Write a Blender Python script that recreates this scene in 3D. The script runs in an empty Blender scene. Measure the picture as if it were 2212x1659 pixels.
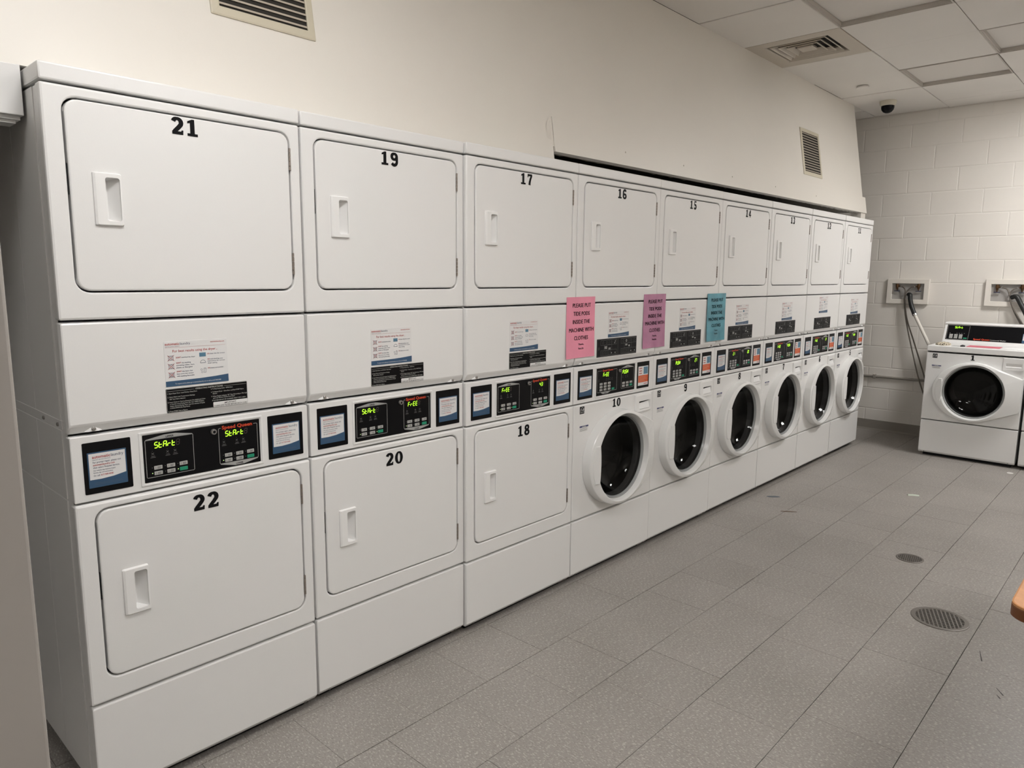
import bpy, bmesh, math, random
from mathutils import Matrix, Vector

random.seed(7)
SC = bpy.context.scene
COL = SC.collection

# ------------------------------------------------------------------ camera
CAM_F = 1551.22
CAM_POS = Vector((-0.5358, -2.0279, 1.4686))
YAW, PIT, ROL = math.radians(42.9349), math.radians(-8.6218), math.radians(0.5134)
fw = Vector((math.cos(PIT) * math.cos(YAW), math.cos(PIT) * math.sin(YAW), math.sin(PIT)))
rt0 = Vector((math.sin(YAW), -math.cos(YAW), 0))
up0 = rt0.cross(fw)
rt = rt0 * math.cos(ROL) + up0 * math.sin(ROL)
up = up0 * math.cos(ROL) - rt0 * math.sin(ROL)
cam = bpy.data.cameras.new('camera')
cam.sensor_fit = 'HORIZONTAL'
cam.sensor_width = 36
cam.lens = CAM_F / 2212 * 36
cam.clip_start = 0.02
cam_ob = bpy.data.objects.new('camera', cam)
COL.objects.link(cam_ob)
cam_ob.matrix_world = Matrix(((rt.x, up.x, -fw.x, CAM_POS.x), (rt.y, up.y, -fw.y, CAM_POS.y),
                              (rt.z, up.z, -fw.z, CAM_POS.z), (0, 0, 0, 1)))
SC.camera = cam_ob

# ------------------------------------------------------------------ world, exposure, lamp strength
world = bpy.data.worlds.new('world')
SC.world = world
world.use_nodes = True
world.node_tree.nodes['Background'].inputs[0].default_value = (0.05, 0.05, 0.05, 1)
world.node_tree.nodes['Background'].inputs[1].default_value = 0.2
SC.view_settings.view_transform = 'Standard'
SC.view_settings.look = 'None'
SC.view_settings.gamma = 1
SC.view_settings.exposure = 0.0
LAMP = 30.5
LAMP_COL = (1.0, 0.985, 0.97)
# lit ceiling panels: grid cell (column, row) of the ceiling; see ceiling grid below
LIT_CELLS = [(-6, 2, 0.95), (-4, 5, 1.3), (3, 3, 1.75), (-10, 1, 0.40)]  # last cell is an added lamp that brightens the first dryer's side

# ------------------------------------------------------------------ materials
def M(name, col, rough=0.5, metal=0.0, spec=0.5, bump=0.0, bscale=200.0, coat=0.0, emit=None, estr=0.0,
      var=0.0, vscale=3.0):
    m = bpy.data.materials.new(name)
    m.use_nodes = True
    nt = m.node_tree
    b = nt.nodes['Principled BSDF']
    b.inputs['Base Color'].default_value = (*col, 1)
    b.inputs['Roughness'].default_value = rough
    b.inputs['Metallic'].default_value = metal
    b.inputs['Specular IOR Level'].default_value = spec
    b.inputs['Coat Weight'].default_value = coat
    b.inputs['Coat Roughness'].default_value = 0.08
    if emit:
        b.inputs['Emission Color'].default_value = (*emit, 1)
        b.inputs['Emission Strength'].default_value = estr
    if bump or var:
        geo = nt.nodes.new('ShaderNodeNewGeometry')
    if bump:
        n = nt.nodes.new('ShaderNodeTexNoise')
        n.inputs['Scale'].default_value = bscale
        n.inputs['Detail'].default_value = 3
        nt.links.new(geo.outputs['Position'], n.inputs['Vector'])
        bp = nt.nodes.new('ShaderNodeBump')
        bp.inputs['Strength'].default_value = bump
        bp.inputs['Distance'].default_value = 0.002
        nt.links.new(n.outputs['Fac'], bp.inputs['Height'])
        nt.links.new(bp.outputs['Normal'], b.inputs['Normal'])
    if var:
        n2 = nt.nodes.new('ShaderNodeTexNoise')
        n2.inputs['Scale'].default_value = vscale
        n2.inputs['Detail'].default_value = 5
        nt.links.new(geo.outputs['Position'], n2.inputs['Vector'])
        rmp = nt.nodes.new('ShaderNodeValToRGB')
        rmp.color_ramp.elements[0].position = 0.3
        rmp.color_ramp.elements[1].position = 0.7
        lo = tuple(max(0, c * (1 - var)) for c in col)
        hi = tuple(min(1, c * (1 + var)) for c in col)
        rmp.color_ramp.elements[0].color = (*lo, 1)
        rmp.color_ramp.elements[1].color = (*hi, 1)
        nt.links.new(n2.outputs['Fac'], rmp.inputs['Fac'])
        nt.links.new(rmp.outputs['Color'], b.inputs['Base Color'])
    return m

ENAMEL = M('white_enamel', (0.80, 0.795, 0.785), 0.32, bump=0.05, bscale=350)
ENAMEL2 = M('white_plastic', (0.84, 0.835, 0.825), 0.28)
DOORWHITE = M('white_door_plastic', (0.78, 0.78, 0.77), 0.22)
PAINT = M('cream_wall_paint', (0.77, 0.735, 0.675), 0.45, bump=0.10, bscale=60, var=0.02, vscale=1.2)
BLOCKPAINT = M('block_paint', (0.77, 0.735, 0.685), 0.5, bump=0.12, bscale=80, var=0.02)
MORTAR = M('painted_mortar', (0.76, 0.73, 0.68), 0.6, bump=0.3, bscale=120)
CEIL = M('ceiling_tile', (0.80, 0.775, 0.74), 0.9, bump=0.25, bscale=260, var=0.02, vscale=2)
CEILDARK = M('ceiling_gap', (0.10, 0.09, 0.08), 0.9)
SHADEBLACK = M('dark_void', (0.025, 0.022, 0.018), 0.9)  # near-black colour standing in for shade in the alcove and openings
ROUGHEDGE = M('torn_board_edge', (0.16, 0.145, 0.12), 0.9, bump=0.6, bscale=60)
BEIGE = M('beige_metal', (0.60, 0.55, 0.43), 0.45)
VANE = M('vent_vane', (0.52, 0.46, 0.38), 0.5)
OFFWHITEMETAL = M('diffuser_metal', (0.58, 0.53, 0.46), 0.5)
BLACK = M('black_gloss', (0.005, 0.005, 0.006), 0.25, spec=0.14)
BLACKM = M('black_matte', (0.010, 0.010, 0.011), 0.5, spec=0.15)
INK = M('black_ink', (0.006, 0.006, 0.007), 0.6, spec=0.12)
NAVY = M('navy_print', (0.03, 0.085, 0.17), 0.4)
NAVYINK = M('navy_ink', (0.03, 0.05, 0.11), 0.5)
RED = M('red_ink', (0.42, 0.03, 0.03), 0.5)
BRANDRED = M('brand_red', (0.62, 0.06, 0.02), 0.4)
ORANGE = M('orange_print', (0.66, 0.10, 0.025), 0.4)
BLUEPATCH = M('blue_print', (0.10, 0.22, 0.32), 0.4)
PALE = M('sticker_white', (0.76, 0.755, 0.75), 0.4)
WHITEINK = M('white_ink', (0.55, 0.55, 0.53), 0.5)
GREYINK = M('grey_ink', (0.16, 0.16, 0.16), 0.5)
LINEGREY = M('panel_outline', (0.38, 0.38, 0.37), 0.4)
BTN = M('grey_button', (0.46, 0.455, 0.44), 0.4)
BTNG = M('green_button', (0.01, 0.27, 0.15), 0.4)
LED = M('green_led', (0.05, 0.2, 0.02), 0.4, emit=(0.50, 1.0, 0.03), estr=1.7)
LEDOFF = M('unlit_segment', (0.035, 0.025, 0.022), 0.4)
STEEL = M('steel', (0.36, 0.345, 0.33), 0.4, metal=0.8)
HINGE = M('hinge_steel', (0.30, 0.26, 0.23), 0.4, metal=0.7)
CHROME = M('chrome', (0.7, 0.7, 0.7), 0.15, metal=1)
DRUM = M('drum_steel', (0.20, 0.19, 0.18), 0.3, metal=0.9)
SEAL = M('grey_seal', (0.34, 0.35, 0.35), 0.25)
RUBBER = M('black_rubber', (0.012, 0.013, 0.013), 0.45)
BRAID = M('braided_hose', (0.17, 0.15, 0.13), 0.4, metal=0.5, bump=0.6, bscale=500)
BRASS = M('brass', (0.09, 0.045, 0.018), 0.4, metal=0.6)
VALVEBLUE = M('valve_handle', (0.03, 0.035, 0.08), 0.5)
WHITEPVC = M('white_pvc', (0.72, 0.69, 0.63), 0.4)
BASEBOARD = M('vinyl_base', (0.27, 0.245, 0.215), 0.5)
PIPE = M('grey_conduit', (0.30, 0.275, 0.245), 0.5)
PINK = M('pink_paper', (0.84, 0.30, 0.41), 0.55, var=0.05, vscale=9)
MAUVE = M('mauve_paper', (0.47, 0.20, 0.33), 0.3, bump=0.5, bscale=22, var=0.12, vscale=14)
TEAL = M('teal_paper', (0.08, 0.30, 0.38), 0.28, bump=0.6, bscale=18, var=0.25, vscale=10)
TAPE = M('clear_tape', (0.78, 0.74, 0.68), 0.2)
WOODTOP = M('tan_laminate', (0.50, 0.23, 0.085), 0.5, var=0.10, vscale=40)
WOODEDGE = M('brown_edge_band', (0.14, 0.045, 0.010), 0.6)
DRAINM = M('drain_metal', (0.17, 0.155, 0.14), 0.45, metal=0.6)
LAMPDIM = M('dim_lamp_diffuser', (0.9, 0.9, 0.88), 0.4, emit=LAMP_COL, estr=LAMP * 0.22)
LAMPMAT = M('lamp_diffuser', (0.9, 0.9, 0.88), 0.4, emit=LAMP_COL, estr=LAMP)
LENS = M('unlit_lens', (0.74, 0.71, 0.675), 0.6)
TRIMMETAL = M('fixture_frame', (0.50, 0.47, 0.43), 0.35)

def speckle_material():
    m = bpy.data.materials.new('vinyl_composition_tile')
    m.use_nodes = True
    nt = m.node_tree
    b = nt.nodes['Principled BSDF']
    b.inputs['Roughness'].default_value = 0.42
    geo = nt.nodes.new('ShaderNodeNewGeometry')
    oi = nt.nodes.new('ShaderNodeObjectInfo')
    def noise(scale, sx=1.0, det=2.0):
        mp = nt.nodes.new('ShaderNodeMapping')
        mp.inputs['Scale'].default_value = (scale * sx, scale, scale)
        nt.links.new(geo.outputs['Position'], mp.inputs['Vector'])
        n = nt.nodes.new('ShaderNodeTexNoise')
        n.inputs['Scale'].default_value = 1
        n.inputs['Detail'].default_value = det
        nt.links.new(mp.outputs['Vector'], n.inputs['Vector'])
        return n.outputs['Fac']
    def ramp(fac, stops):
        r = nt.nodes.new('ShaderNodeValToRGB')
        e = r.color_ramp.elements
        while len(e) < len(stops):
            e.new(0.5)
        for i, (p, c) in enumerate(stops):
            e[i].position = p
            e[i].color = (*c, 1)
        nt.links.new(fac, r.inputs['Fac'])
        return r.outputs['Color']
    base = ramp(noise(2.2, 1, 5), [(0.3, (0.270, 0.250, 0.228)), (0.7, (0.315, 0.293, 0.270))])
    lite = ramp(noise(85, 2.4), [(0.56, (0, 0, 0)), (0.64, (1, 1, 1))])
    dark = ramp(noise(105, 1.8), [(0.57, (0, 0, 0)), (0.66, (1, 1, 1))])
    def mix(fac, a, bcol, k):
        mx = nt.nodes.new('ShaderNodeMix')
        mx.data_type = 'RGBA'
        ml = nt.nodes.new('ShaderNodeMath')
        ml.operation = 'MULTIPLY'
        ml.inputs[1].default_value = k
        nt.links.new(fac, ml.inputs[0])
        nt.links.new(ml.outputs[0], mx.inputs[0])
        nt.links.new(a, mx.inputs[6])
        mx.inputs[7].default_value = (*bcol, 1)
        return mx.outputs[2]
    c1 = mix(lite, base, (0.60, 0.57, 0.53), 0.5)
    c2 = mix(dark, c1, (0.19, 0.17, 0.15), 0.6)
    hsv = nt.nodes.new('ShaderNodeHueSaturation')
    mr = nt.nodes.new('ShaderNodeMapRange')
    mr.inputs['To Min'].default_value = 0.975
    mr.inputs['To Max'].default_value = 1.025
    nt.links.new(oi.outputs['Random'], mr.inputs['Value'])
    nt.links.new(mr.outputs[0], hsv.inputs['Value'])
    nt.links.new(c2, hsv.inputs['Color'])
    nt.links.new(hsv.outputs['Color'], b.inputs['Base Color'])
    return m

FLOORTILE = speckle_material()

def glass_material():
    m = bpy.data.materials.new('dark_door_glass')
    m.use_nodes = True
    nt = m.node_tree
    nt.nodes.clear()
    out = nt.nodes.new('ShaderNodeOutputMaterial')
    tr = nt.nodes.new('ShaderNodeBsdfTransparent')
    tr.inputs[0].default_value = (0.22, 0.22, 0.22, 1)
    gl = nt.nodes.new('ShaderNodeBsdfGlossy')
    gl.inputs['Roughness'].default_value = 0.03
    gl.inputs[0].default_value = (0.9, 0.9, 0.9, 1)
    fr = nt.nodes.new('ShaderNodeFresnel')
    fr.inputs[0].default_value = 1.28
    mx = nt.nodes.new('ShaderNodeMixShader')
    nt.links.new(fr.outputs[0], mx.inputs[0])
    nt.links.new(tr.outputs[0], mx.inputs[1])
    nt.links.new(gl.outputs[0], mx.inputs[2])
    nt.links.new(mx.outputs[0], out.inputs[0])
    return m

GLASS = glass_material()

# ------------------------------------------------------------------ mesh helpers
class MB:
    """collects vertices and faces, then becomes one mesh"""
    def __init__(s):
        s.v = []
        s.f = []
    def add(s, vs, fs):
        o = len(s.v)
        s.v += [tuple(v) for v in vs]
        s.f += [tuple(i + o for i in f) for f in fs]
        return s
    def box(s, x0, y0, z0, x1, y1, z1):
        v = [(x, y, z) for z in (z0, z1) for y in (y0, y1) for x in (x0, x1)]
        return s.add(v, [(0, 2, 3, 1), (4, 5, 7, 6), (0, 1, 5, 4), (2, 6, 7, 3), (0, 4, 6, 2), (1, 3, 7, 5)])
    def bbox(s, x0, y0, z0, x1, y1, z1, b):
        """box with chamfered edges"""
        xs, ys, zs = (x0, x1), (y0, y1), (z0, z1)
        bm = bmesh.new()
        bmesh.ops.create_cube(bm, size=1)
        for v in bm.verts:
            v.co = Vector((xs[v.co.x > 0], ys[v.co.y > 0], zs[v.co.z > 0]))
        bmesh.ops.bevel(bm, geom=bm.edges[:], offset=b, segments=2, profile=0.5, affect='EDGES')
        bm.verts.index_update()
        s.add([v.co[:] for v in bm.verts], [[v.index for v in f.verts] for f in bm.faces])
        bm.free()
        return s
    def loft(s, rings, cap0=False, cap1=False, closed=True):
        n = len(rings[0])
        o = len(s.v)
        for r in rings:
            assert len(r) == n
            s.v += [tuple(p) for p in r]
        for i in range(len(rings) - 1):
            for j in range(n if closed else n - 1):
                k = (j + 1) % n
                s.f.append((o + i * n + j, o + i * n + k, o + (i + 1) * n + k, o + (i + 1) * n + j))
        if cap0:
            s.f.append(tuple(o + j for j in reversed(range(n))))
        if cap1:
            b = o + (len(rings) - 1) * n
            s.f.append(tuple(b + j for j in range(n)))
        return s
    def tube(s, pts, r, n=8, cap=True):
        pts = [Vector(p) for p in pts]
        rings = []
        nrm = None
        for i, p in enumerate(pts):
            t = (pts[min(i + 1, len(pts) - 1)] - pts[max(i - 1, 0)]).normalized()
            if nrm is None:
                nrm = t.orthogonal().normalized()
            nrm = (nrm - t * nrm.dot(t)).normalized()
            bn = t.cross(nrm)
            rr_ = r[i] if isinstance(r, (list, tuple)) else r
            rings.append([p + (nrm * math.cos(2 * math.pi * k / n) + bn * math.sin(2 * math.pi * k / n)) * rr_
                          for k in range(n)])
        return s.loft(rings, cap, cap)
    def lathe(s, prof, c, axis='y', n=24, cap0=True, cap1=True):
        """prof: list of (radius, height along axis)"""
        rings = []
        for r, h in prof:
            ring = []
            for k in range(n):
                a = 2 * math.pi * k / n
                u, w = r * math.cos(a), r * math.sin(a)
                if axis == 'y':
                    ring.append((c[0] + u, c[1] + h, c[2] + w))
                elif axis == 'z':
                    ring.append((c[0] + u, c[1] + w, c[2] + h))
                else:
                    ring.append((c[0] + h, c[1] + u, c[2] + w))
            rings.append(ring)
        return s.loft(rings, cap0, cap1)
    def quad2(s, x0, z0, x1, z1, y):
        return s.add([(x0, y, z0), (x1, y, z0), (x1, y, z1), (x0, y, z1)], [(0, 1, 2, 3)])
    def poly2(s, pts, y):
        return s.add([(x, y, z) for x, z in pts], [tuple(range(len(pts)))])
    def stroke(s, pts, w, y, closed=False):
        """flat ribbon in the xz plane; w number or list of widths"""
        n = len(pts)
        L, R = [], []
        for i, (x, z) in enumerate(pts):
            if closed:
                a, b = pts[(i - 1) % n], pts[(i + 1) % n]
            else:
                a, b = pts[max(i - 1, 0)], pts[min(i + 1, n - 1)]
            dx, dz = b[0] - a[0], b[1] - a[1]
            l = math.hypot(dx, dz) or 1
            ww = (w[i] if isinstance(w, (list, tuple)) else w) / 2
            L.append((x - dz / l * ww, y, z + dx / l * ww))
            R.append((x + dz / l * ww, y, z - dx / l * ww))
        o = len(s.v)
        s.v += L + R
        m = n if closed else n - 1
        for i in range(m):
            k = (i + 1) % n
            s.f.append((o + i, o + n + i, o + n + k, o + k))
        return s
    def frame2(s, x0, z0, x1, z1, w, y, r=0.0):
        return s.stroke(rr2(x0, z0, x1, z1, r, 3) if r else [(x0, z0), (x1, z0), (x1, z1), (x0, z1)], w, y, True) if r \
            else s.quad2(x0, z0, x1, z0 + w, y).quad2(x0, z1 - w, x1, z1, y).quad2(x0, z0, x0 + w, z1, y).quad2(x1 - w, z0, x1, z1, y)
    def text(s, t, x, z, size, y, width=None, bold=0.0, align='L', shear=0.0):
        vs, fs, w = text_geo(t, bold)
        sx = size
        if width:
            sx = width / max(w, 1e-6)
        ox = x - (w * sx / 2 if align == 'C' else (w * sx if align == 'R' else 0))
        return s.add([(ox + a * sx + shear * b * size, y, z + b * size) for a, b in vs], fs)
    def mesh(s, name, mat, smooth=35, face_front=False):
        me = bpy.data.meshes.new(name)
        me.from_pydata(s.v, [], s.f)
        me.update()
        bm = bmesh.new()
        bm.from_mesh(me)
        if smooth:
            bmesh.ops.remove_doubles(bm, verts=bm.verts, dist=1e-6)
            bmesh.ops.recalc_face_normals(bm, faces=bm.faces)
        if face_front and sum(f.normal.y * f.calc_area() for f in bm.faces) > 0:
            bmesh.ops.reverse_faces(bm, faces=bm.faces)
        bm.to_mesh(me)
        bm.free()
        if smooth:
            me.set_sharp_from_angle(angle=math.radians(smooth))
            flags = []
            for p in me.polygons:
                vs = [me.vertices[i].co for i in p.vertices]
                per = sum((vs[i] - vs[i - 1]).length for i in range(len(vs)))
                flags.append(p.area / max(per, 1e-9) < 0.007 and max(abs(q) for q in p.normal) < 0.9998)
            me.polygons.foreach_set('use_smooth', flags)
        me.materials.append(mat)
        return me

_TC = {}
def text_geo(t, bold=0.0):
    key = (t, bold)
    if key in _TC:
        return _TC[key]
    cu = bpy.data.curves.new('t', 'FONT')
    cu.body = t
    cu.size = 1
    cu.resolution_u = 2
    cu.offset = bold
    cu.fill_mode = 'FRONT'
    o = bpy.data.objects.new('t', cu)
    COL.objects.link(o)
    dg = bpy.context.evaluated_depsgraph_get()
    me = bpy.data.meshes.new_from_object(o.evaluated_get(dg))
    vs = [(v.co.x, v.co.y) for v in me.vertices]
    fs = [tuple(p.vertices) for p in me.polygons]
    bpy.data.objects.remove(o)
    bpy.data.curves.remove(cu)
    bpy.data.meshes.remove(me)
    if vs:
        x0 = min(v[0] for v in vs)
        vs = [(a - x0, b) for a, b in vs]
        w = max(v[0] for v in vs)
    else:
        w = 1.0
    _TC[key] = (vs, fs, w)
    return _TC[key]

def rr2(x0, z0, x1, z1, r, n=5):
    """rounded rectangle, anticlockwise seen from -y; r number or 4 radii (bl, br, tr, tl)"""
    rs = r if isinstance(r, (list, tuple)) else (r,) * 4
    out = []
    for (cx, cz, a0, rad, sx, sz) in ((x0, z0, 180, rs[0], 1, 1), (x1, z0, 270, rs[1], -1, 1),
                                      (x1, z1, 0, rs[2], -1, -1), (x0, z1, 90, rs[3], 1, -1)):
        for k in range(n + 1):
            a = math.radians(a0 + 90 * k / n)
            rad_ = max(rad, 1e-5)
            out.append((cx + sx * rad_ + rad_ * math.cos(a), cz + sz * rad_ + rad_ * math.sin(a)))
    return out

def rr(x0, z0, x1, z1, r, y, n=5):
    return [(x, y, z) for x, z in rr2(x0, z0, x1, z1, r, n)]

def plate(mb, x0, z0, x1, z1, y0, y1, r=0.003, b=0.003, hole=None, hr=0.02, hb=None, n=5, hy=None):
    """rounded plate, front at y0, back at y1, optional rounded hole (x0,z0,x1,z1)"""
    c = b * 0.3
    def gr(rad, d):
        return [max(q + d, 1e-4) for q in rad] if isinstance(rad, (list, tuple)) else max(rad + d, 1e-4)
    rings = [rr(x0, z0, x1, z1, r, y1, n), rr(x0, z0, x1, z1, r, y0 + b, n),
             rr(x0 + c, z0 + c, x1 - c, z1 - c, gr(r, -c), y0 + c, n),
             rr(x0 + b, z0 + b, x1 - b, z1 - b, gr(r, -b), y0, n)]
    if hole:
        hb = b if hb is None else hb
        hc = hb * 0.3
        a0, b0, a1, b1 = hole
        rings += [rr(a0 - hb, b0 - hb, a1 + hb, b1 + hb, gr(hr, hb), y0, n),
                  rr(a0 - hc, b0 - hc, a1 + hc, b1 + hc, gr(hr, hc), y0 + hc, n),
                  rr(a0, b0, a1, b1, hr, y0 + hb, n), rr(a0, b0, a1, b1, hr, y1 if hy is None else hy, n)]
        return mb.loft(rings)
    return mb.loft(rings, cap1=True)

PRINT = ('_print', '_icons', '_lines', 'diagram_outlines', '_words', 'indicator_lamps', 'fine_print', 'nail_heads')
def obj(name, me, parent=None, label=None, cat=None, group=None, kind=None):
    if kind is None and name.endswith(PRINT):
        kind = 'stuff'
    o = bpy.data.objects.new(name, me)
    COL.objects.link(o)
    if parent is not None:
        o.parent = parent
    if label:
        o['label'] = label
    if cat:
        o['category'] = cat
    if group:
        o['group'] = group
    if kind:
        o['kind'] = kind
    return o

def thing(name, label, cat, loc=(0, 0, 0), rz=0.0, group=None):
    o = obj(name, None, None, label, cat, group)
    o.location = loc
    o.rotation_euler = (0, 0, rz)
    o.empty_display_size = 0.1
    return o

# ================================================================== ROOM
ZC = 2.964          # ceiling height
XB = 6.925          # far block wall
YR = -4.0           # opposite long wall
XF = -2.6           # wall behind the camera
YA = 0.82           # back of the machine alcove

# ---- floor: sub-floor slab with single tiles on it
slab = obj('floor', MB().box(XF, YR, -0.06, XB + 0.2, YA, -0.0035).mesh('floor_slab', CEILDARK, 0), kind='structure')
T = 0.3048
tile_me = MB().bbox(0.0005, 0.0011, -0.0034, T - 0.0005, T - 0.0011, 0.0, 0.0004).mesh('floor_tile', FLOORTILE, 0)
rest = MB()
for row in range(-4, 14):
    y1 = -0.008 + T - row * T            # upper edge of the row
    y0 = y1 - T
    off = 2.105 if row % 2 == 1 else 1.9526
    k0 = math.floor((XF - off) / T) + 1
    for k in range(k0, 40):
        x0 = off + k * T
        if x0 + T > XB + 0.25 or y0 < YR or y1 > YA + 0.1:
            continue
        jx, jy = random.uniform(-0.0005, 0.0005), random.uniform(-0.0005, 0.0005)
        inview = -0.3 < x0 < XB and 0 <= row <= 6 and not (row >= 6 and x0 < 0.9)
        if inview:
            t = obj('tile', tile_me, slab)
            t.location = (x0 + jx, y0 + jy, random.uniform(-0.0003, 0.0003))
        else:
            rest.box(x0 + 0.0007, y0 + 0.0007, -0.0034, x0 + T - 0.0007, y0 + T - 0.0007, 0)
r_ = obj('tile_field', rest.mesh('tile_field', FLOORTILE, 0), slab, kind='stuff')

# ---- far wall of painted concrete blocks
wall_b = obj('wall_back', MB().box(XB + 0.0022, YR, 0, XB + 0.2, YA, ZC + 0.1).mesh('wall_back', MORTAR, 0), kind='structure')
BW, BH, J = 0.4064, 0.2032, 0.0072
def block(w, h=BH - J):
    m = MB()
    b = 0.0028
    r0 = [(0.006, 0, 0), (0.006, -w, 0), (0.006, -w, h), (0.006, 0, h)]
    r1 = [(0.0015, 0, 0), (0.0015, -w, 0), (0.0015, -w, h), (0.0015, 0, h)]
    r2 = [(0, -b, b), (0, -w + b, b), (0, -w + b, h - b), (0, -b, h - b)]
    return m.loft([r0, r1, r2], cap1=True).mesh('block', BLOCKPAINT, 30)
block_full = block(BW - J)
# valve boxes are let into the wall: cut-outs y range, z range
BOXES = [(-0.302, 0.052, 1.232, 1.466), (-1.092, -0.738, 1.236, 1.470)]
for row in range(0, 15):
    z0 = 0.009 + row * BH + J / 2
    h = min(BH - J, ZC - z0 - 0.004)
    if h < 0.03:
        continue
    yh = 0.165 if row % 2 == 0 else -0.037
    k = 0
    ys = [yh + BW * i for i in range(-10, 3)]
    for y in ys:
        ytop, ybot = y + BW - J / 2, y + J / 2
        ytop, ybot = min(ytop, YA), max(ybot, YR)
        if ytop - ybot < 0.05:
            continue
        me = block_full if (abs(ytop - ybot - (BW - J)) < 1e-4 and abs(h - (BH - J)) < 1e-4) else block(ytop - ybot, h)
        o = obj('block', me, wall_b)
        o.location = (XB + random.uniform(-0.0008, 0.0008), ytop, z0)

base_me = MB()
prof = [(0.0, 0.102), (-0.003, 0.102), (-0.0035, 0.02), (-0.012, 0.006), (-0.022, 0.0), (0.0, 0.0)]
base_me.loft([[(XB + dx, y, z) for dx, z in prof] for y in (YA, YR)], True, True)
obj('baseboard_back', base_me.mesh('baseboard_back', BASEBOARD), kind='structure')
# thin strip where the vinyl base meets the floor
cond = MB().tube([(XB - 0.016, YA - 0.02, 0.527), (XB - 0.016, -0.2, 0.533), (XB - 0.016, -1.3, 0.538)], 0.0115, 10)
pp = thing('conduit', 'grey painted pipe running low along the block wall', 'pipe', (0, 0, 0))
obj('pipe_run', cond.mesh('pipe_run', PIPE), pp)
for y in (0.10, -0.45):
    obj('strap', MB().bbox(XB - 0.030, y - 0.012, 0.512, XB - 0.0005, y + 0.012, 0.552, 0.003).mesh('strap', PIPE), pp)

# ---- walls that close the room behind the camera
obj('wall_front', MB().box(XF - 0.1, YR, 0, XF, YA, ZC + 0.1).mesh('wall_front', PAINT, 0), kind='structure')
obj('wall_right', MB().box(XF, YR - 0.1, 0, XB + 0.2, YR, ZC + 0.1).mesh('wall_right', PAINT, 0), kind='structure')
obj('wall_alcove', MB().box(XF, YA, 0, XB + 0.2, YA + 0.1, ZC + 0.1).mesh('wall_alcove', SHADEBLACK, 0), kind='structure')  # coloured near black so the gap above the machines looks deeply shaded

# ---- bulkhead above the machines: its face leans out towards the room at the bottom
def ys(z):
    return -0.204 + 0.165 * z
SX0, SX1, SXE = XF, 2.045, 6.325
ZL, ZR = 1.966, 2.045
def slab_lean(x0, x1, z0, z1, th, proud=0.0):
    m = MB()
    a = [(x0, ys(z0) - proud, z0), (x0, ys(z1) - proud, z1), (x0, ys(z1) + th, z1), (x0, ys(z0) + th, z0)]
    b = [(x1, y, z) for _, y, z in a]
    return m.loft([a, b], True, True)
wl = obj('wall_left', slab_lean(SX0, SX1, ZL, ZC, 0.10).mesh('wall_left', PAINT, 0), kind='structure')
obj('upper_panel', slab_lean(SX1, SXE, ZR, ZC, 0.10).mesh('upper_panel', PAINT, 0), wl)
obj('end_return', slab_lean(SXE - 0.02, SXE - 0.0005, ZR, ZC - 0.001, 0.45, -0.05).mesh('end_return', PAINT, 0), wl)
# fascia board along the bottom edge
fas = obj('trim_1', None, kind='structure')
m = MB()
z1, pr = 2.178, 0.006
def fz(x):
    return 2.022 + 0.016 * (x - 2.05) / 4.3
def fsec(x):
    z0 = fz(x)
    return [(x, ys(z0) - pr, z0), (x, ys(z1) - pr, z1 - 0.002), (x, ys(z1) - 0.0005, z1), (x, ys(z0) + 0.045, z0)]
obj('fascia_board', m.loft([fsec(2.052), fsec(SXE + 0.055)], True, True).mesh('fascia_board', PAINT, 0), fas)
obj('fascia_return', MB().box(SXE - 0.06, ys(2.0) + 0.012, 1.974, SXE + 0.055, ys(2.0) + 0.10, 2.037).mesh('fascia_return', PAINT, 0), fas)
# torn dark lower edge of the board behind the fascia
tm = MB()
tops, bots = [], []
x = 2.055
while x < SXE - 0.05:
    tops.append((x, ys(2.008) + 0.046, fz(x) + 0.0005))
    bots.append((x, ys(2.0) + 0.052, fz(x) - 0.001 - 0.005 * random.random() ** 3))
    x += 0.03
o_ = len(tm.v)
tm.v += tops + bots
n_ = len(tops)
tm.f += [(i, i + 1, n_ + i + 1, n_ + i) for i in range(n_ - 1)]
obj('torn_edge', tm.mesh('torn_edge', ROUGHEDGE, 0), fas)
# patch of tape where the two boards meet
a = [(2.012, ys(2.075) - 0.0015, 2.075), (2.040, ys(2.07) - 0.0015, 2.07), (2.046, ys(2.10) - 0.006, 2.10),
     (2.043, ys(2.165) - 0.006, 2.165), (2.030, ys(2.17) - 0.002, 2.17), (2.008, ys(2.13) - 0.0015, 2.13)]
tp = obj('tape_strip', MB().add(a, [tuple(range(6))]).mesh('tape_strip', TAPE, 0), None,
         'peeling clear tape strip on the bulkhead at the start of the dark gap', 'tape')
# nail heads / scuffs on the fascia
nh = MB()
for x in (2.62, 3.20, 3.80, 4.45, 5.20):
    nh.lathe([(0.005, 0), (0.004, -0.0015)], (x, ys(2.09) - pr, 2.09), 'y', 8)
obj('nail_heads', nh.mesh('nail_heads', M('scuff', (0.5, 0.46, 0.40), 0.6)), fas)
# stepped lintel moulding and partition left of the first machine
lint = obj('trim_2', None, kind='structure')
yl = 0.115
obj('lintel_board', MB().bbox(-1.2, yl, 1.846, -0.006, yl + 0.09, 1.9655, 0.002).mesh('lintel_board', ENAMEL), lint)
obj('lintel_moulding', MB().bbox(-1.2, yl + 0.012, 1.836, -0.012, yl + 0.085, 1.846, 0.001).bbox(-1.2, yl + 0.02, 1.828, -0.020, yl + 0.08, 1.836, 0.001).mesh('lintel_moulding', ENAMEL), lint)
obj('wall_partition', MB().bbox(XF, -1.10, 0, -0.338, -0.98, ZC, 0.004).mesh('wall_partition', M('grey_partition_paint', (0.40, 0.375, 0.35), 0.6, var=0.04)), kind='structure')

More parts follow.
